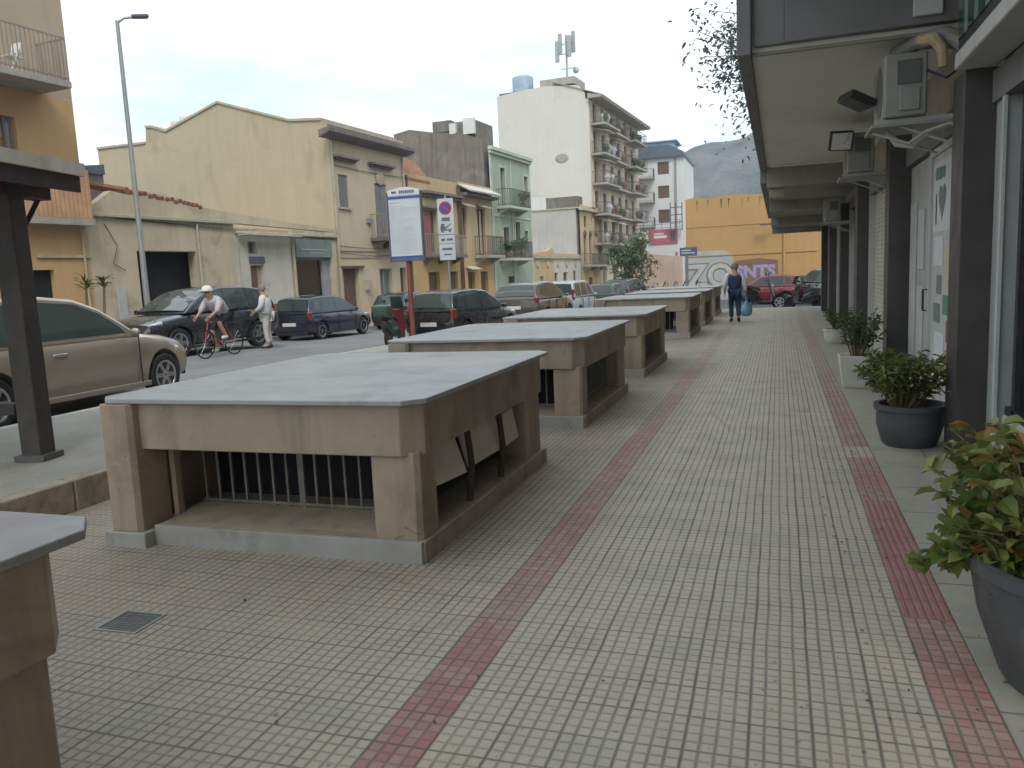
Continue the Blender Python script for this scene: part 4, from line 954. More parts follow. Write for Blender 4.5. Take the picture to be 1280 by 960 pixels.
text('ZO', 1.95, MT['curtain'], B, (-4.13,-.020,1.0), UP, 'graffiti_letters', bold=.045)
text('SNTS', 1.05, MT['grafgrey'], B, (-1.4,-.013,1.15), UP, 'graffiti_letters', bold=.07)
text('SNTS', 1.02, MT['graflilac'], B, (-1.38,-.020,1.17), UP, 'graffiti_letters', bold=.045)
# ------------------------------------------------------------------ vehicles
_wheel = {}
def wheel_meshes(r, w, spokes=5, white=False):
    key = (r, w, spokes, white)
    if key not in _wheel:
        rr = r*.66
        ty = MB().lathe([(rr,-w*.42),(rr+.02,-w*.5),(r-.03,-w*.5),(r-.005,-w*.36),(r,-w*.2),(r,w*.2),(r-.005,w*.36),(r-.03,w*.5),(rr+.02,w*.5),(rr,w*.42)], ax='y', n=28).mesh('tyre', MT['rubber'], 40)
        b = MB().lathe([(0,-w*.40),(.05,-w*.43),(.07,-w*.36),(.075,-w*.30)], ax='y', n=16)
        b.lathe([(rr-.035,-w*.34),(rr-.02,-w*.45),(rr+.004,-w*.46),(rr+.004,w*.3),(rr-.035,w*.3)], ax='y', n=28)
        for k in range(spokes):
            a = 2*math.pi*k/spokes; c, s = math.cos(a), math.sin(a)
            Mx = Matrix(((c,0,-s),(0,1,0),(s,0,c)))
            b.obox(Mx @ Vector((rr*.53,-w*.36,0)), rr*.92, w*.12, rr*(.42 if spokes < 6 else .30), Mx)
        b.lathe([(0,w*.1),(rr,w*.1),(rr,w*.12),(0,w*.12)], ax='y', n=20)
        _wheel[key] = (ty, b.mesh('rim', MT['white' if white else 'rim'], 35))
    return _wheel[key]
def add_wheel(parent, x, y, r, w, spokes=5, white=False):
    ty, ri = wheel_meshes(r, w, spokes, white); o = link('wheel', ty, parent); o.location = (x, y, r); 
    if y > 0: o.rotation_euler = (0,0,math.pi)
    link('rim', ri, o); return o
def car(name, label, spec, loc, head, pm, cat='car', group=None):
    t = thing(name, label, cat, loc, head, group)
    Wd = spec['w']/2; st = spec['body']                   # stations: x, zlow, ztop, width factor
    rings = []
    for x, zl, zt, k in st:
        w = Wd*k; h = zt-zl
        half = [(.0,zl),(.80*w,zl),(.95*w,zl+.07*h),(.985*w,zl+.22*h),(w,zl+.45*h),(.995*w,zl+.62*h),(.965*w,zl+.84*h),(.92*w,zl+.94*h),(.82*w,zt),(.45*w,zt+.02),(0,zt+.028)]
        rings.append([(x, y, z) for y, z in half] + [(x, -y, z) for y, z in half[-2:0:-1]])
    o = MB().loft(rings).build('body', None, t, ang=28)
    cut = MB(); r = spec['r']
    for x in spec['wx']:
        for s in (-1, 1): cut.lathe([(0,s*Wd*1.1),(r+.055,s*Wd*1.1),(r+.045,s*(Wd-.27)),(0,s*(Wd-.27))], (x,0,r+.01), 'y', 26)
    co = cut.build('arch_cutter', MT['black'], None); co.parent = t
    bm = o.modifiers.new('arches', 'BOOLEAN'); bm.object = co; bm.solver = 'EXACT'; bm.operation = 'DIFFERENCE'
    if not o.data.materials: o.data.materials.append(pm)
    evaluated(o, 'body'); bpy.data.objects.remove(co)
    o.data.materials.clear(); o.data.materials.append(pm); smooth(o.data, 28)
    # inner arch lining
    q = MB()
    for x in spec['wx']:
        q.box(x-r-.04, x+r+.04, -Wd+.28, Wd-.28, spec['body'][len(st)//2][1]+.02, r*2+.05)
    q.build('underbody', MT['black'], t)
    zb = spec['belt']; wb, wt, zr = spec['cw']            # half width at belt, at roof, roof height
    def wz(z): return wb + (wt-wb)*((z-zb)/(zr-zb))
    cp = spec['cabin']
    ring = lambda s: [(x, s*wz(z), z) for x, z in cp]
    rows = [[(x, y*wz(z), z + (1-abs(y)**3)*.035*(z > zb+.05)) for x, z in cp] for y in (-1,-.94,-.5,0,.5,.94,1)]
    cb = MB().loft(rows).build('cabin', pm, t, ang=45, bevel=.03, seg=2)
    for pl in spec['side']:
        for s in (-1, 1):
            mb = MB(); a = [(x, s*(wz(z)+.006), z) for x, z in pl]; b_ = [(x, s*(wz(z)-.02), z) for x, z in pl]; n = len(pl)
            mb.add(a+b_, [tuple(range(n)), tuple(range(n,2*n))] + [(i,(i+1)%n,n+(i+1)%n,n+i) for i in range(n)]); mb.build('side_window', MT['carglass'], t, ang=0)
    for nm, pl in (('windscreen', spec['ws']), ('rear_window', spec['rw'])):
        (xa, za), (xb, zb2) = pl; d = Vector((xb-xa, 0, zb2-za)).normalized(); nn = Vector((-d.z,0,d.x))
        if nn.z < 0: nn = -nn
        mb = MB(); off = nn*.010; rows = []
        for (x, z) in ((xa,za),(xb,zb2)):
            row = []
            for f in (-1,-.5,0,.5,1):
                e = (wz(z)-.09)*f; up = (1-abs(f*.9)**3)*.035*(z > spec['belt']+.05); row.append((x+off.x, e, z+off.z+up+.001))
            rows.append(row)
        n = 5; vs = rows[0]+rows[1]; lo = [(p[0]-nn.x*.02,p[1],p[2]-nn.z*.02) for p in vs]
        fs = [(i,i+1,6+i,5+i) for i in range(4)] + [(10+i,15+i,16+i,11+i) for i in range(4)] + [(0,10,11,1),(1,11,12,2),(2,12,13,3),(3,13,14,4),(5,6,16,15),(6,7,17,16),(7,8,18,17),(8,9,19,18),(0,5,15,10),(4,14,19,9)]
        mb.add(vs+lo, fs).build(nm, MT['carglass'], t, ang=0)
    for x in spec['wx']:
        for s in (-1, 1): add_wheel(t, x, s*(Wd-.12), r, .2, spec.get('spokes', 5))
    xf, xr = st[-1][0], st[0][0]; xf2 = st[-2][0]; xr2 = st[1][0]
    hz = spec['lampz']
    for s in (-1, 1):
        MB().obox((xf2-.20, s*Wd*.76, hz[0]-.0), .36, .22, .12, Matrix.Rotation(s*R(-20),3,'Z') @ Matrix.Rotation(R(14),3,'Y')).build('headlight', MT['lampclear'], t, bevel=.04)
        MB().obox((xr2+.075, s*Wd*.865, hz[1]), .16, .10, hz[2], Matrix.Rotation(s*R(18),3,'Z')).build('tail_light', MT['lampred'], t, bevel=.025)
        MB().lathe([(0,-.08),(.03,-.07),(.05,-.03),(.052,.03),(.04,.07),(0,.08)], (spec['ws'][0][0]-.20, s*(Wd+.05), zb+.07), 'y', 14, .75, 1).build('mirror', pm if not spec.get('bm') else MT['black'], t)
    MB().box(xf-.01, xf+.012, -.26, .26, .36, .47).build('number_plate', MT['plate'], t); MB().box(xr-.016, xr+.006, -.26, .26, spec['plz'], spec['plz']+.11).build('number_plate', MT['plate'], t)
    MB().box(xf-.05, xf+.004, -Wd*.62, Wd*.62, .50, .60).box(xf-.05,xf+.005,-Wd*.7,Wd*.7,.24,.33).build('grille', MT['black'], t, bevel=.01)
    MB().box(xr-.004, xr+.1, -Wd*.8, Wd*.8, .20, .30).build('bumper_trim', MT['black'], t, bevel=.01)
    for s in (-1, 1):
        for x in spec['handles']: MB().box(x-.1, x+.1, s*(Wd*.985)-.012, s*(Wd*.985)+.022, zb-.13, zb-.095).build('door_handle', MT['chrome' if spec.get('ch') else 'black'], t, bevel=.008)
        q = MB()
        for x, z0, z1 in spec['seams']: q.box(x-.0025, x+.0025, s*Wd-.02, s*Wd*1.0005, z0, z1)
        q.split('door_seam', MT['black'], t)
        MB().box(st[1][0]+.75, st[-2][0]-.9, s*Wd*.975-.01, s*Wd*.975+.012, .20, .27).build('side_sill', MT['black'] if not spec.get('sillp') else pm, t, bevel=.01)
    return t
HATCH = dict(w=1.68, r=.30, wx=(1.22,-1.25), belt=.86, cw=(.77,.60,1.43), lampz=(.66,.80,.30), plz=.50, handles=(-.15,-.95), spokes=7,
    body=[(-1.90,.42,.62,.84),(-1.86,.30,.84,.92),(-1.65,.22,.90,.985),(-1.1,.19,.90,1),(-.2,.18,.89,1),(.65,.18,.88,1),(1.15,.19,.83,.99),(1.60,.22,.74,.95),(1.83,.30,.64,.87),(1.90,.40,.56,.78)],
    cabin=[(.98,.87),(.55,1.16),(.12,1.38),(-.4,1.425),(-1.1,1.42),(-1.56,1.36),(-1.72,1.12),(-1.84,.87)],
    side=[[(.72,.92),(.42,1.12),(.08,1.32),(-.28,1.355),(-.28,.92)],[(-.36,.92),(-.36,1.36),(-1.0,1.355),(-1.08,.94)],[(-1.16,.96),(-1.08,1.345),(-1.38,1.30),(-1.52,1.02)]],
    ws=((.92,.915),(.18,1.352)), rw=((-1.615,1.31),(-1.80,.96)), seams=[(.72,.26,.86),(-.32,.26,.86),(-1.12,.34,.86)])
YP = dict(w=1.70, r=.30, wx=(1.36,-1.36), belt=.86, cw=(.78,.60,1.43), lampz=(.60,.85,.36), plz=.55, handles=(-.42,), ch=1, sillp=1, spokes=6,
    body=[(-2.02,.44,.66,.84),(-1.98,.30,.84,.92),(-1.78,.22,.90,.985),(-1.2,.19,.905,1),(-.3,.18,.90,1),(.6,.18,.90,1),(1.05,.19,.885,.995),(1.45,.20,.84,.97),(1.76,.23,.765,.92),(1.95,.30,.67,.83),(2.02,.40,.56,.72)],
    cabin=[(1.02,.86),(.74,1.05),(.42,1.25),(.06,1.38),(-.45,1.435),(-1.0,1.425),(-1.5,1.36),(-1.80,1.16),(-1.95,.87)],
    side=[[(.74,.925),(.64,1.03),(.38,1.20),(.04,1.325),(-.44,1.37),(-.80,1.368),(-.80,.925)],[(-.90,.905),(-.90,1.365),(-1.15,1.345),(-1.42,1.27),(-1.60,1.10),(-1.62,.93)]],
    ws=((.97,.915),(.12,1.362)), rw=((-1.56,1.34),(-1.90,.97)), seams=[(.86,.26,.86),(-.86,.26,.86)])
SUV = dict(w=1.85, r=.35, wx=(1.38,-1.29), belt=1.02, cw=(.85,.66,1.63), lampz=(.80,1.0,.22), plz=.72, handles=(-.1,-1.05), spokes=5,
    body=[(-2.18,.56,.80,.84),(-2.14,.42,1.02,.92),(-1.9,.32,1.06,.985),(-1.2,.27,1.05,1),(-.2,.26,1.04,1),(.8,.26,1.03,1),(1.3,.27,.99,.99),(1.8,.31,.92,.96),(2.12,.42,.82,.89),(2.22,.52,.68,.80)],
    cabin=[(1.12,1.03),(.62,1.34),(.2,1.55),(-.3,1.62),(-1.1,1.61),(-1.75,1.53),(-1.95,1.30),(-2.1,1.03)],
    side=[[(.84,1.08),(.52,1.28),(.18,1.47),(-.22,1.535),(-.22,1.08)],[(-.30,1.08),(-.30,1.54),(-1.0,1.53),(-1.05,1.10)],[(-1.13,1.11),(-1.08,1.525),(-1.45,1.47),(-1.72,1.20)]],
    ws=((1.06,1.075),(.26,1.525)), rw=((-1.80,1.49),(-2.05,1.13)), seams=[(.86,.34,1.02),(-.26,.34,1.02),(-1.1,.42,1.02)])
VAN = dict(w=1.78, r=.31, wx=(1.25,-1.25), belt=1.02, cw=(.86,.72,1.80), lampz=(.74,1.15,.55), plz=.6, handles=(.1,-.9), spokes=7,
    body=[(-2.02,.40,.7,.88),(-2.0,.28,1.02,.95),(-1.8,.22,1.06,.99),(-1.1,.2,1.05,1),(.2,.2,1.04,1),(.9,.2,1.02,1),(1.4,.21,.95,.98),(1.85,.26,.82,.93),(2.02,.38,.68,.82)],
    cabin=[(1.35,1.03),(.85,1.45),(.5,1.72),(.1,1.80),(-1.4,1.80),(-1.86,1.74),(-1.95,1.3),(-1.99,1.03)],
    side=[[(1.05,1.09),(.78,1.38),(.46,1.64),(.1,1.70),(.1,1.09)],[(0,1.09),(0,1.70),(-.85,1.70),(-.85,1.09)],[(-.95,1.09),(-.95,1.70),(-1.68,1.68),(-1.78,1.1)]],
    ws=((1.28,1.10),(.58,1.68)), rw=((-1.885,1.66),(-1.965,1.15)), seams=[(.95,.3,1.02),(.05,.3,1.02),(-.9,.3,1.02)])
rh = FA
P_beige = paint('champagne_paint', (.36,.31,.25), .55, .30); P_dark = paint('graphite_paint', (.022,.026,.032), .3, .22); P_blue = paint('navy_paint', (.012,.018,.042), .3, .28)
P_black = paint('black_paint', (.015,.017,.020), .2, .22); P_gb = paint('greybrown_paint', (.10,.085,.075), .5, .32); P_sil = paint('silver_paint', (.36,.39,.42), .5, .3)
P_lb = paint('pale_blue_paint', (.42,.49,.54), .2, .35); P_gr = paint('dark_green_paint', (.035,.075,.045), .2, .35); P_red = paint('red_paint', (.30,.012,.022), .15, .3)
def at(x, y, dz=0): return (x, y, road_z(y)+dz)
cb_ = car('parked_car', 'champagne hatchback parked nose right behind the dark shelter post', YP, at(-9.72,8.35), R(90), P_beige)
cb_.scale = (1.04,1.03,1.11)
suv = car('parked_suv', 'dark grey crossover parked nose left before the garage', SUV, at(-14.45,17.1), rh+math.pi, P_dark); suv.scale = (1.06,1.03,1.02)
car('parked_car', 'small navy hatchback parked tail to us before the shop window', HATCH, at(-14.95,24.15), rh, P_blue)
car('parked_car', 'dark car mostly hidden beyond the navy hatchback', HATCH, at(-14.3,29.8), rh, P_black)
car('parked_car', 'silver car parked in front of the ochre house doors', HATCH, at(-14.0,35.4), rh, P_sil)
car('parked_car', 'black hatchback parked tail to us right behind the red bus stop post', HATCH, at(-8.55,21.35), R(80), P_black)
car('parked_suv', 'grey brown tall estate with red tail lights behind the black hatchback', SUV, at(-8.55,28.3), R(87), P_gb)
car('parked_car', 'pale blue tall van tail to us beyond the grey brown estate', VAN, at(-8.95,35.2), R(87), P_lb).scale = (1,.95,.90)
car('parked_car', 'dark green small car beside the pale blue van', HATCH, at(-8.35,40.8), R(87), P_gr)
car('parked_suv', 'black off roader parked farthest along the tables side', SUV, at(-8.35,46.4), R(80), P_black)
car('parked_car', 'red car parked across the end of the promenade', HATCH, (-.45,42.2,-.35), R(155), P_red)
car('parked_car', 'dark car beside the red car, partly behind the pilasters', SUV, (2.1,40.0,-.33), R(110), P_black)

def scooter(label, loc, head, pm, group='parked motor scooters', box=None, screen=True, white=False, name='motor_scooter', big=1.0, shield=None):
    t = thing(name, label, 'scooter', loc, head, group); t.scale = (big,)*3
    for x in (.62,-.62): add_wheel(t, x, 0, .25, .11, 5, white)
    b = MB(); rings = []
    for x, z0, z1, w in ((-.92,.62,.74,.06),(-.75,.45,.80,.13),(-.4,.30,.80,.17),(-.05,.24,.62,.17),(.05,.22,.30,.17),(.34,.22,.30,.16)):
        rings.append([(x,-w,z0),(x,w,z0),(x,w,(z0+z1)/2+.04),(x,w*.75,z1),(x,-w*.75,z1),(x,-w,(z0+z1)/2+.04)])
    b.loft(rings).build('body', pm, t, ang=40, bevel=.02)
    sh = MB(); sh.loft([[(.34,-.16,.22),(.42,-.16,.22),(.42,.16,.22),(.34,.16,.22)],[(.36,-.24,.5),(.46,-.17,.5),(.46,.17,.5),(.36,.24,.5)],[(.28,-.20,.88),(.36,-.12,.90),(.36,.12,.90),(.28,.20,.88)],[(.22,-.10,1.0),(.28,-.08,1.02),(.28,.08,1.02),(.22,.10,1.0)]]); sh.build('leg_shield', shield or pm, t, ang=40, bevel=.02)
    MB().loft([[(.42,-.08,.48),(.80,-.07,.50),(.80,.07,.50),(.42,.08,.48)],[(.42,-.08,.55),(.66,-.06,.57),(.66,.06,.57),(.42,.08,.55)]]).build('mudguard', pm, t)
    MB().loft([[(-.85,-.12,.76),(-.85,.12,.76),(-.85,.10,.84),(-.85,-.10,.84)],[(-.4,-.17,.78),(-.4,.17,.78),(-.4,.14,.88),(-.4,-.14,.88)],[(-.02,-.13,.66),(-.02,.13,.66),(-.02,.11,.76),(-.02,-.11,.76)]]).build('seat', MT['black'], t, ang=40, bevel=.02)
    h = MB().tube([(.18,-.34,1.03),(.26,-.16,1.02),(.26,.16,1.02),(.18,.34,1.03)], .018, 8).tube([(.27,0,1.0),(.62,.0,.25)], .03, 8).tube([(.24,-.25,1.03),(.24,-.32,1.22)],.01,6).tube([(.24,.25,1.03),(.24,.32,1.22)],.01,6)
    h.build('handlebar', MT['black'], t)
    for s in (-1,1): MB().lathe([(0,-.01),(.055,-.01),(.06,.02),(0,.03)], (.22,s*.33,1.24), 'x', 12).build('mirror', MT['black'], t)
    if screen: MB().obox((.36,0,1.2), .012, .34, .36, Matrix.Rotation(R(-22),3,'Y')).build('windshield', MT['carglass'], t, bevel=.005)
    MB().lathe([(0,-.02),(.07,-.01),(.075,.02),(0,.03)], (.40,0,.80), 'x', 14).build('headlight', MT['lampclear'], t); MB().box(-.95,-.90,-.08,.08,.66,.73).build('tail_light', MT['lampred'], t)
    if box: MB().box(-1.18,-.78,-.21,.21,.86,1.18).build('top_case', box, t, bevel=.05, seg=3)
    return t
W_ = MT['white']
scooter('scooter with a red and dark green body by the bus stop post', (-9.45,18.6,road_z(18.6)), R(100), P_gr, shield=paint('dull_red_paint', (.20,.02,.022), .1, .4), big=.92, box=paint('green_case',(.02,.06,.045),.1,.4), name='motor_scooter')
scooter('dark scooter parked against the peeling wall by the lamp post', tuple(fpos(18.9,-1.9,road_z(18)+.0)), R(200), P_black, box=MT['black'])
lab = ['white scooter nearest in the far row, by the black off roader','black scooter second in the far row','white scooter in the middle of the far row','dark scooter beyond the middle white one','white scooter near the far pole','grey scooter farthest in the far row']
for k, (x, y, pm) in enumerate(((-7.3,46.2,W_),(-6.7,47.6,P_black),(-6.0,47.3,W_),(-5.6,49,P_black),(-4.9,47.8,W_),(-4.3,49,P_sil))):
    scooter(lab[k], (x,y,road_z(y)), R(200+rnd.uniform(-12,12)), pm if pm is not W_ else W_)
scooter('dark motorcycle with a pale wheel rim before the red car', (-.72,35.0,-.26), R(8), P_black, white=True, big=1.2, screen=False)
scooter('dark scooter beside the red car near the pilasters', (.95,34.2,-.25), R(150), P_black)

# ------------------------------------------------------------------ people
def skin(name, verts, edges, rad, parent, mat, root=0, sub=1):
    me = bpy.data.meshes.new(name); me.from_pydata(verts, edges, []); o = bpy.data.objects.new(name, me); COL.objects.link(o); o.parent = parent
    mod = o.modifiers.new('skin', 'SKIN'); mod.use_smooth_shade = True
    for i, r in enumerate(rad):
        d = me.skin_vertices[0].data[i]; d.radius = (r, r) if not isinstance(r, tuple) else r; d.use_root = (i == root)
    s = o.modifiers.new('sub', 'SUBSURF'); s.levels = s.render_levels = sub
    evaluated(o, name); o.data.materials.clear(); o.data.materials.append(mat)
    for p in o.data.polygons: p.use_smooth = True
    return o
def figure(t, J, jacket, trousers, sleeves, hair='hairg', shoes='black', short=False):
    """J: named joints of the pose (facing +x); one skinned body, clothes over it"""
    V = []; E = []; Rr = []
    def a(p, r): V.append(tuple(p)); Rr.append(r); return len(V)-1
    def e(i, j): E.append((i, j))
    pel = a(J['pel'], .125); ch = a(J['chest'], (.15,.115)); nk = a(J['neck'], .058); hd = a(J['head'], .088); tp = a(J['top'], .07)
    e(pel, ch); e(ch, nk); e(nk, hd); e(hd, tp)
    for s in 'lr':
        sh = a(J['sh'+s], .062); el = a(J['el'+s], .044); wr = a(J['wr'+s], .030); e(ch, sh); e(sh, el); e(el, wr)
        d = (Vector(J['wr'+s]) - Vector(J['el'+s])).normalized(); pm = Vector(J['wr'+s]) + d*.07; ip = a(pm, .034); e(wr, ip)
        side = d.cross(Vector((0,1,0))); side = side.normalized() if side.length > .1 else Vector((1,0,0))
        for k in range(4):
            o = side*(.030-.020*k); L = (.075,.085,.08,.062)[k]; b = a(pm+o+d*.03, .010); c = a(pm+o+d*(.03+L*.6)+Vector((.008,0,-.004)), .009); g_ = a(pm+o*.9+d*(.03+L)+Vector((.02,0,-.01)), .007); e(ip, b); e(b, c); e(c, g_)
        th = a(pm+side*.045-d*.02, .011); th2 = a(pm+side*.055+d*.035, .009); e(ip, th); e(th, th2)
        hp = a(J['hip'+s], .10); kn = a(J['kn'+s], .062); an = a(J['an'+s], .042); to = a(J['to'+s], .036); e(pel, hp); e(hp, kn); e(kn, an); e(an, to)
    skin('body', V, E, Rr, t, MT['skin'])
    def lerp(p, q, f): return tuple(Vector(p).lerp(Vector(q), f))
    V2 = [lerp(J['pel'],J['chest'],-.22), lerp(J['pel'],J['chest'],.5), J['chest'], lerp(J['chest'],J['neck'],.78), lerp(J['chest'],J['shl'],1.), lerp(J['chest'],J['shr'],1.)]; E2 = [(0,1),(1,2),(2,3),(2,4),(2,5)]; R2 = [(.19,.165),(.19,.165),(.215,.17),.10,.105,.105]
    skin('jacket', V2, E2, R2, t, MT[jacket])
    for s in 'lr':
        f = .35 if short else .94
        skin('sleeve', [lerp(J['chest'],J['sh'+s],.75), J['sh'+s], J['el'+s], lerp(J['el'+s],J['wr'+s],f)], [(0,1),(1,2),(2,3)], [.10,.105,.075,.055], t, MT[sleeves])
    lv = [J['pel']]; le = []; lr = [(.165,.14)]
    for s in 'lr':
        i = len(lv); f = .30 if short and trousers == 'blackcloth' else .95
        lv += [J['hip'+s], J['kn'+s]] + ([] if f < .5 else [lerp(J['kn'+s],J['an'+s],f)]); le += [(0,i),(i,i+1)] + ([] if f < .5 else [(i+1,i+2)]); lr += [.125,.082] + ([] if f < .5 else [.065])
    skin('trousers', lv, le, lr, t, MT[trousers])
    for s in 'lr':
        an, to = Vector(J['an'+s]), Vector(J['to'+s]); skin('shoe', [tuple(an-(to-an)*.35-Vector((0,0,.03))), tuple(an.lerp(to,.4)-Vector((0,0,.03))), tuple(to+(to-an)*.3-Vector((0,0,.005)))], [(0,1),(1,2)], [.048,.052,.042], t, MT[shoes])
    h = Vector(J['head']); tpv = Vector(J['top']); f = Vector((1,0,0))
    if hair:
        hm = MB().lathe([(0,.115),(.06,.105),(.095,.06),(.108,.0),(.10,-.04),(.0,-.045)], h+Vector((-.018,0,.055)), n=16); hm.build('hair', MT[hair], t)
    MB().lathe([(0,.03),(.012,.02),(.017,-.005),(.0,-.02)], h+Vector((.092,0,.0)), n=8).build('nose', MT['skin'], t)
    for s in (-1,1):
        MB().lathe([(0,.010),(.011,0),(0,-.010)], h+Vector((.080,s*.034,.028)), n=8).build('eye', MT['black'], t); MB().lathe([(0,.03),(.014,.012),(.012,-.02),(0,-.03)], h+Vector((-.005,s*.092,.0)), n=8).build('ear', MT['skin'], t)
    MB().box(.074,.088,-.024,.024,-.048,-.040).build('mouth', MT['lampred'], t, loc=tuple(h))
    return t
J = dict(pel=(0,0,.92), chest=(.03,0,1.26), neck=(.04,0,1.45), head=(.09,0,1.55), top=(.085,0,1.64),
    shl=(.02,.20,1.38), ell=(-.06,.27,1.12), wrl=(.06,.28,.90), shr=(.02,-.20,1.38), elr=(-.03,-.27,1.11), wrr=(.02,-.30,.86),
    hipl=(0,.09,.88), knl=(.16,.10,.50), anl=(.06,.10,.10), tol=(.22,.11,.05), hipr=(0,-.09,.88), knr=(.02,-.10,.48), anr=(-.20,-.10,.14), tor=(-.09,-.11,.05))
t = thing('person', 'man in navy vest and blue trousers walking away with a blue bag', 'person', (-1.22,24.2,0), R(94))
figure(t, J, 'navy', 'jeans', 'cloth')
bg = MB(); rings = []
for z, w, d in ((0,.06,.10),(.05,.13,.20),(.2,.15,.23),(.36,.12,.19),(.44,.05,.08),(.52,.02,.05)):
    n = 14; rings.append([(d*math.cos(6.283*k/n)*(1+.12*math.sin(k*2.3)), w*math.sin(6.283*k/n)*(1+.15*math.cos(k*3.1)), z) for k in range(n)])
bg.loft(rings); bg.tube([(.03,0,.5),(.06,.0,.60),(0,0,.66),(-.04,0,.6),(-.02,0,.5)], .012, 6)
o = bg.build('shopping_bag', MT['bluebag'], None, ang=60, loc=(-.90,24.22,.16)); tag(o, 'pale blue plastic shopping bag hanging from the walking man\'s hand', 'bag')
o.scale = (.88,.88,.9)
o.rotation_euler = (0,0,R(60))
J2 = {k: v for k, v in J.items()}
J2.update(knl=(.03,.10,.48), anl=(-.02,.10,.09), tol=(.13,.12,.04), knr=(.03,-.10,.48), anr=(-.02,-.11,.09), tor=(.13,-.13,.04), ell=(.06,.27,1.12), wrl=(.24,.20,1.0), elr=(-.02,-.28,1.12), wrr=(.10,-.26,.90))
t = thing('person', 'man in white shirt and pale trousers standing behind the dark crossover', 'person', at(-13.05,18.25), R(200)); t.scale = (1.0,1.0,1.0)
MT['paletrousers'] = M('pale_trousers', (.50,.48,.44), .85, .1, 9)
figure(t, J2, 'cloth', 'paletrousers', 'cloth')
# cyclist and bicycle, riding towards the viewer
cx, cy = -12.6, 15.7; ch_ = R(268)
t = thing('bicycle', 'dark racing bicycle ridden past the crossover', 'bicycle', at(cx,cy), ch_)
for x in (.50,-.50):
    o = MB().lathe([(.315,-.012),(.335,-.014),(.345,0),(.335,.014),(.315,.012)], (x,0,.345), 'y', 36); o.f.pop(); o.f.pop()
    w = o.build('wheel', MT['rubber'], t); sp = MB()
    for k in range(14):
        a = 6.283*k/14; sp.tube([(x,0.02*(-1)**k,.345),(x+.32*math.cos(a),0,.345+.32*math.sin(a))], .0025, 4)
    sp.lathe([(0,-.04),(.02,-.04),(.02,.04),(0,.04)], (x,0,.345), 'y', 10).build('spokes', MT['chrome'], w)
f = MB(); bb_ = (-.08,0,.29); sd = (-.20,0,.80); hdt = (.34,0,.84); hdb = (.38,0,.70)
for a, b_ in ((bb_,sd),(sd,hdt),(bb_,hdb),(hdt,hdb),(bb_,(-.50,.0,.345)),(sd,(-.50,0,.345)),(hdb,(.50,0,.345)),(sd,(-.225,0,.93))): f.tube([a,b_], .018, 8)
f.build('frame', P_red, t)
MB().tube([(.32,0,.84),(.40,0,.93),(.40,-.19,.94),(.50,-.20,.93),(.52,-.20,.83),(.44,-.20,.80)], .013, 8).tube([(.40,0,.93),(.40,.19,.94),(.50,.20,.93),(.52,.20,.83),(.44,.20,.80)], .013, 8).build('handlebar', MT['black'], t)
MB().loft([[(-.38,-.07,.93),(-.38,.07,.93),(-.38,.06,.97),(-.38,-.06,.97)],[(-.12,-.02,.94),(-.12,.02,.94),(-.12,.02,.97),(-.12,-.02,.97)]]).build('saddle', MT['black'], t, bevel=.01)
MB().lathe([(0,-.05),(.1,-.05),(.1,-.04),(0,-.04)], bb_, 'y', 20).tube([(-.08,-.06,.29),(-.02,-.09,.13),(-.02,-.16,.13)], .010, 6).tube([(-.08,.06,.29),(-.14,.09,.45),(-.14,.16,.45)], .010, 6).build('crank', MT['chrome'], t)
t = thing('person', 'cyclist in pale jersey, white helmet and dark glasses riding a racing bicycle', 'person', at(cx,cy), ch_)
JC = dict(pel=(-.24,0,1.00), chest=(.06,0,1.28), neck=(.19,0,1.42), head=(.27,0,1.51), top=(.27,0,1.60),
    shl=(.10,.19,1.34), ell=(.24,.24,1.12), wrl=(.44,.20,.99), shr=(.10,-.19,1.34), elr=(.24,-.24,1.12), wrr=(.44,-.20,.99),
    hipl=(-.22,.09,.97), knl=(.10,.11,.80), anl=(-.10,.12,.50), tol=(.03,.13,.47), hipr=(-.22,-.09,.97), knr=(.10,-.11,.60), anr=(-.04,-.12,.20), tor=(.09,-.13,.16))
figure(t, JC, 'jersey', 'blackcloth', 'jersey', hair=None, shoes='cloth', short=True)
MB().lathe([(0,.13),(.05,.125),(.09,.09),(.112,.04),(.115,.0),(.0,-.005)], (.265,0,1.565), n=20, sx=1.25).build('helmet', MT['white'], t)
MB().box(.345,.368,-.075,.075,1.525,1.560).build('glasses', MT['black'], t, bevel=.008)

# ------------------------------------------------------------------ shelter, signs, lamp, trees
t = thing('shelter', 'dark timber shelter with pale roof edge, one thick post in view', 'shelter', (-6.17,5.17,.245))
MB().box(-.095,.095,-.095,.095,0,2.40).build('post', MT['shelter'], t, bevel=.012)
MB().box(-.14,.14,-.13,.13,0,.05).build('post_foot', MT['iron'], t)
MB().box(-.08,.08,-3.2,.46,2.26,2.40).build('beam', MT['shelterred'], t, bevel=.01)
MB().tube([(0,.12,1.95),(0,.40,2.28)], .022, 6).build('brace', MT['shelter'], t)
rf = MB(); rf.box(-2.3,.20,-3.6,.66,2.405,2.484); rf.build('roof', MT['shelter'], t)
MB().box(.202,.235,-3.6,.66,2.34,2.484).build('fascia', MT['shelter'], t)
MB().box(-2.35,.27,-3.65,.70,2.485,2.60).build('roof_edge', MT['shelterroof'], t)
MB().box(-2.0,-.125,-.07,.06,.40,.50).build('rail', MT['shelter'], t, bevel=.01)
MB().box(-2.2,-1.98,-.12,.12,0,2.40).build('rear_post', MT['shelter'], t, bevel=.012)
t.rotation_euler = (0,0,R(12))

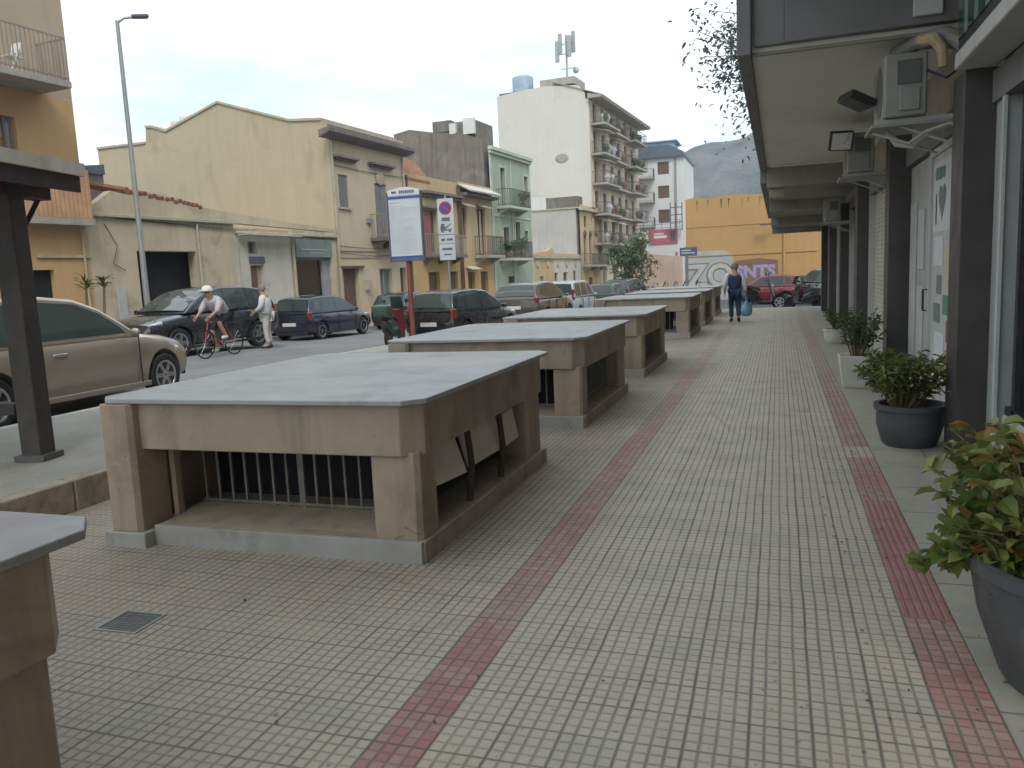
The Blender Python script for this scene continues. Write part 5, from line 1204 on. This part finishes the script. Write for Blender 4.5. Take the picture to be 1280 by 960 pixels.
zs_ = swz(17.87)
t = thing('bus_stop_sign', 'white timetable board with blue edges on a rusty red post', 'bus stop sign', (-8.60,17.87,zs_), R(3))
MB().tube([(.0,.05,-.02),(0,.05,3.3)], .062, 12).build('post', MT['redpost'], t); MB().lathe([(0,0),(.11,0),(.11,.10),(.07,.16),(0,.16)], (0,.05,0), n=14).build('post_foot', MT['redpost'], t)
MB().box(-.40,.42,-.04,.0,2.06,3.58).build('board', MT['signwhite'], t, bevel=.006)
MB().box(.421,.46,-.06,.06,2.0,3.66).box(-.44,-.401,-.06,.06,2.0,3.66).box(-.40,.42,-.055,.05,2.0,2.058).build('board_frame', MT['signdark'], t, bevel=.006)
ar = MB(); ar.prism([(-.40,3.582),(.42,3.582),(.42,3.70)]+[(.42-.82*k/8,3.70+.07*math.sin(math.pi*k/8)) for k in range(1,9)]+[(-.40,3.70)], 'y', -.045, .0); ar.build('header', MT['white'], t)
MB().box(-.40,.42,-.050,-.046,3.50,3.56).box(-.40,.42,-.050,-.042,2.07,2.13).build('blue_band', MT['signblue'], t)
q = MB().box(-.30,-.18,-.052,-.046,3.63,3.68)
for k in range(8): q.box(-.10+.05*k,-.065+.05*k,-.052,-.046,3.62,3.69)
q.build('header_mark', MT['signblue'], t)
q = MB().box(-.36,-.12,-.046,-.0402,3.40,3.415)
for k in range(26):
    L = rnd.uniform(.3,.74); q.box(-.36,-.36+L,-.044,-.0402,3.32-.045*k,3.325-.045*k)
q.build('timetable_lines', M('faint_print', (.36,.40,.43), .6, .2, 10), t)
t = thing('parking_sign', 'no stopping and tow away panel on a thin grey pole', 'road sign', (-8.86,21.0,swz(21)), R(4))
t.location = (-8.84,20.98,.0)
MB().tube([(0,.04,-.15),(0,.04,3.95)], .030, 10).build('pole', MT['post'], t)
MB().box(-.235,.235,-.015,.0,2.62,3.86).build('panel', MT['signwhite'], t, bevel=.004); MB().box(-.235,.235,-.015,.0,2.16,2.60).build('lower_panel', MT['signwhite'], t, bevel=.004)
MB().lathe([(0,-.022),(.185,-.022),(.185,-.016),(0,-.016)], (0,0,3.60), 'y', 28).build('red_ring', MT['signred'], t); MB().lathe([(0,-.027),(.145,-.027),(.145,-.0225),(0,-.0225)], (0,0,3.60), 'y', 28).build('blue_disc', MT['signblue'], t)
MB().obox((0,-.0305,3.60), .32, .005, .042, Matrix.Rotation(R(45),3,'Y')).build('red_bar', MT['signred'], t)
q = MB().box(-.17,-.02,-.021,-.016,2.98,3.10).box(-.15,-.05,-.021,-.016,3.10,3.17).box(-.02,.16,-.021,-.016,2.98,3.02).obox((.06,-.0185,3.1), .2, .004, .03, Matrix.Rotation(R(-35),3,'Y'))
for x in (-.11,.10): q.lathe([(0,-.022),(.035,-.022),(.035,-.016),(0,-.016)], (x,0,2.96), 'y', 12)
q.box(-.235,.235,-.02,-.0155,2.86,2.88); q.box(-.12,.12,-.021,-.016,3.24,3.34)
q.build('tow_truck_symbol', MT['ink'], t)
q = MB().box(-.17,-.05,-.021,-.016,2.70,2.76).box(0,.17,-.021,-.016,2.70,2.76).box(-.15,.15,-.021,-.016,2.44,2.50).box(-.10,.12,-.021,-.016,2.30,2.34); q.build('panel_lettering', MT['ink'], t)
t = thing('street_sign', 'small blue violet sign board on a pole before the graffiti wall', 'road sign', (-3.85,36,-.36))
MB().tube([(0,.03,-.1),(0,.03,2.9)], .07, 8).build('pole', MT['post'], t); MB().box(-.28,.46,-.03,.0,2.50,2.87).build('panel', M('violet_blue_sign', (.15,.16,.30), .5, .12, 4), t)
MB().box(-.2,.36,-.038,-.031,2.60,2.66).box(-.2,.2,-.038,-.031,2.72,2.77).build('panel_lettering', MT['white'], t)
# street lamp
b = fpos(18.45,-.9); zl = road_z(b.y)+.1
t = thing('street_lamp', 'tall thin grey street lamp before the peeling wall', 'street lamp', (b.x,b.y,zl))
MB().tube([(0,0,-.1),(0,0,1.2),(0,0,8.9)], [.10,.085,.05], 12).build('pole', MT['post'], t); MB().lathe([(0,0),(.15,0),(.14,.35),(.10,.42)], n=14).build('pole_foot', MT['post'], t)
MB().tube([(0,0,8.85),(.10,.15,9.0),(.35,.35,9.05)], .035, 8).build('arm', MT['post'], t)
MB().obox((.38,.44,9.08), .24, .44, .11, Matrix.Rotation(R(10),3,'X') @ Matrix.Rotation(R(-35),3,'Z')).build('lamp_head', MT['signdark'], t, bevel=.04)
# trees
def tree(name, label, loc, h, trunk_r, crown, nb, leaves, lmat, lsize, gap=.0, seed=1, cat='tree', per=26, lw=.5, lower=.35):
    global rnd
    keep = rnd; rnd = random.Random(seed)
    t = thing(name, label, cat, loc); tb = MB(); lb = MB(); hb = h*lower
    tb.tube([(0,0,-.3),(.05,.02,hb*.5),(.0,.05,hb),(.05,0,h*.75)], [trunk_r,trunk_r*.85,trunk_r*.7,trunk_r*.25], 10)
    for k in range(nb):
        a = 2.4*k + rnd.uniform(-.4,.4); z0 = hb*.8 + (h*.72-hb*.8)*k/nb; L = crown*rnd.uniform(.6,1.05); el = rnd.uniform(.15,1.0)
        p0 = Vector((.02,.02,z0)); p2 = p0 + Vector((math.cos(a)*L, math.sin(a)*L, L*el)); p1 = p0.lerp(p2,.5) + Vector((0,0,-.08*L))
        tb.tube([p0,p1,p2], [trunk_r*.4,trunk_r*.22,trunk_r*.07], 6)
        for j in range(leaves):
            f = .35+.65*j/leaves; c = p0.lerp(p2,f) + Vector((rnd.gauss(0,1),rnd.gauss(0,1),rnd.gauss(0,.8)))*crown*.20
            tb.tube([p0.lerp(p2,f*.9), c], [trunk_r*.14,trunk_r*.07], 4)
            if rnd.random() < gap: continue
            for q in range(per):
                p = c + Vector((rnd.gauss(0,1),rnd.gauss(0,1),rnd.gauss(0,1)))*crown*.11; leaf(lb, p, Vector((rnd.uniform(-1,1),rnd.uniform(-1,1),rnd.uniform(-.8,.3))), lsize*rnd.uniform(.6,1.3), lsize*lw)
    tb.build('trunk', MT['bark'], t, ang=60); lb.build('crown', MT[lmat], t, ang=0); rnd = keep; return t
tree('street_tree', 'bushy green street tree before the tall tower', (-10.9,62,-.65), 5.6, .16, 1.75, 14, 5, 'leaft', .30, .10, 3, per=26)
tree('bare_tree', 'sparse half bare tree showing past the overhang edge', (2.35,38.5,-.4), 12.2, .2, 5.2, 40, 14, 'leafbare', .26, .15, 8, per=20, lower=.80)
# yucca in a pot beside the orange wall
b = fpos(16.7,-1.0); t = thing('potted_yucca', 'two stemmed yucca in a tub against the orange wall', 'potted plant', (b.x,b.y,road_z(b.y)+.1))
MB().lathe([(0,0),(.24,0),(.32,.55),(.29,.55),(0,.5)], n=20).build('pot', MT['rooftile'], t)
sm = MB().tube([(-.05,-.12,.5),(-.12,-.22,1.0),(-.05,-.25,1.75)], [.04,.035,.03], 7).tube([(.05,.10,.5),(.08,.14,1.1),(.05,.26,1.8)], [.04,.035,.03], 7); sm.build('stems', MT['twig'], t)
l = MB()
for c in (Vector((-.05,-.25,1.75)), Vector((.05,.26,1.8))):
    for k in range(46):
        a = rnd.random()*6.283; leaf(l, c+Vector((0,0,rnd.uniform(-.15,.12))), Vector((math.cos(a),math.sin(a),rnd.uniform(.0,1.6))), rnd.uniform(.2,.34), .045, fold=.1)
for k in range(60):
    a = rnd.random()*6.283; leaf(l, Vector((math.cos(a)*.15,math.sin(a)*.15,.5)), Vector((math.cos(a),math.sin(a),rnd.uniform(.2,1.2))), .3, .07)
l.build('leaves', MT['leafy'], t, ang=0)

# ------------------------------------------------------------------ air
hb = MB().box(-430,430,-130,630,-2.5,165).build('haze', None, None, ang=0)
tag(hb, 'faint bluish haze that veils the distant hill', 'haze', kind='stuff')
hm = bpy.data.materials.new('haze_air'); hm.use_nodes = True; nt = hm.node_tree; nt.nodes.remove(nt.nodes['Principled BSDF'])
pvn = nt.nodes.new('ShaderNodeVolumePrincipled'); pvn.inputs['Color'].default_value = (.72,.85,1,1); pvn.inputs['Density'].default_value = .0007; pvn.inputs['Anisotropy'].default_value = .2
nt.links.new(pvn.outputs[0], nt.nodes['Material Output'].inputs['Volume']); hb.data.materials.append(hm)
# ------------------------------------------------------------------ light, sky, camera
SUN_EL, SUN_AZ = R(50), R(150)                       # soft sun through cloud, behind the viewer and over the arcade
sd_ = bpy.data.lights.new('sun', 'SUN'); sd_.energy = 1.3; sd_.angle = R(18); sd_.color = (1,.955,.89)
so = bpy.data.objects.new('sun', sd_); COL.objects.link(so)
dirv = Vector((math.sin(SUN_AZ)*math.cos(SUN_EL), math.cos(SUN_AZ)*math.cos(SUN_EL), math.sin(SUN_EL)))
so.rotation_euler = (-dirv).to_track_quat('-Z', 'Y').to_euler(); so.location = dirv*60
w = bpy.data.worlds.new('World'); SC.world = w; w.use_nodes = True; g = G(w.node_tree); bg_ = w.node_tree.nodes['Background']
sk = g.n('ShaderNodeTexSky', sky_type='NISHITA'); sk.sun_disc = False; sk.sun_elevation = SUN_EL; sk.sun_rotation = SUN_AZ; sk.dust_density = 2.5; sk.air_density = 1.0
tc = g.n('ShaderNodeTexCoord'); v = tc.outputs['Generated']; sp = g.n('ShaderNodeSeparateXYZ'); g.put(sp.inputs[0], v)
pv_ = g.n('ShaderNodeCombineXYZ'); zz = g.m('MAXIMUM', g.m('ADD', sp.outputs[2], .12), .05)
g.put(pv_.inputs[0], g.m('DIVIDE', sp.outputs[0], zz)); g.put(pv_.inputs[1], g.m('DIVIDE', sp.outputs[1], zz))
n1 = g.noise(pv_.outputs[0], .62, 7, .55, .3); n2 = g.noise(pv_.outputs[0], 1.7, 6, .6)
cl = g.ramp(g.m('ADD', g.m('MULTIPLY', n1, .7), g.m('MULTIPLY', n2, .3)), .40, .56, 0., 1.)
cloud = g.mix(g.ramp(n2, .3, .7), (12.6,13.05,13.4), (15.2,15.4,15.5))
thin = g.mix(.78, sk.outputs[0], (9.4,12.0,13.2))
g.put(bg_.inputs[0], g.mix(cl, thin, cloud)); bg_.inputs[1].default_value = .085
cd = bpy.data.cameras.new('camera'); cam = bpy.data.objects.new('camera', cd); COL.objects.link(cam); SC.camera = cam
pi_, ya, ro = .1355, .32686, -.0462
fw = Vector((-math.sin(ya)*math.cos(pi_), math.cos(ya)*math.cos(pi_), -math.sin(pi_))); r_ = Vector((math.cos(ya), math.sin(ya), 0)); u_ = r_.cross(fw)
r2 = r_*math.cos(ro) + u_*math.sin(ro); u2 = -r_*math.sin(ro) + u_*math.cos(ro)
Mx = Matrix((r2, u2, -fw)).transposed().to_4x4(); Mx.translation = (0,0,1.65); cam.matrix_world = Mx
cd.sensor_width = 36; cd.lens = 994.4/1280*36; cd.clip_start = .05; cd.clip_end = 4000
SC.view_settings.view_transform = 'Standard'; SC.view_settings.look = 'None'; SC.view_settings.gamma = 1; SC.view_settings.exposure = .54; SC.view_settings.use_curve_mapping = False
SC.cycles.max_bounces = 8; SC.cycles.diffuse_bounces = 4; SC.cycles.use_denoising = True
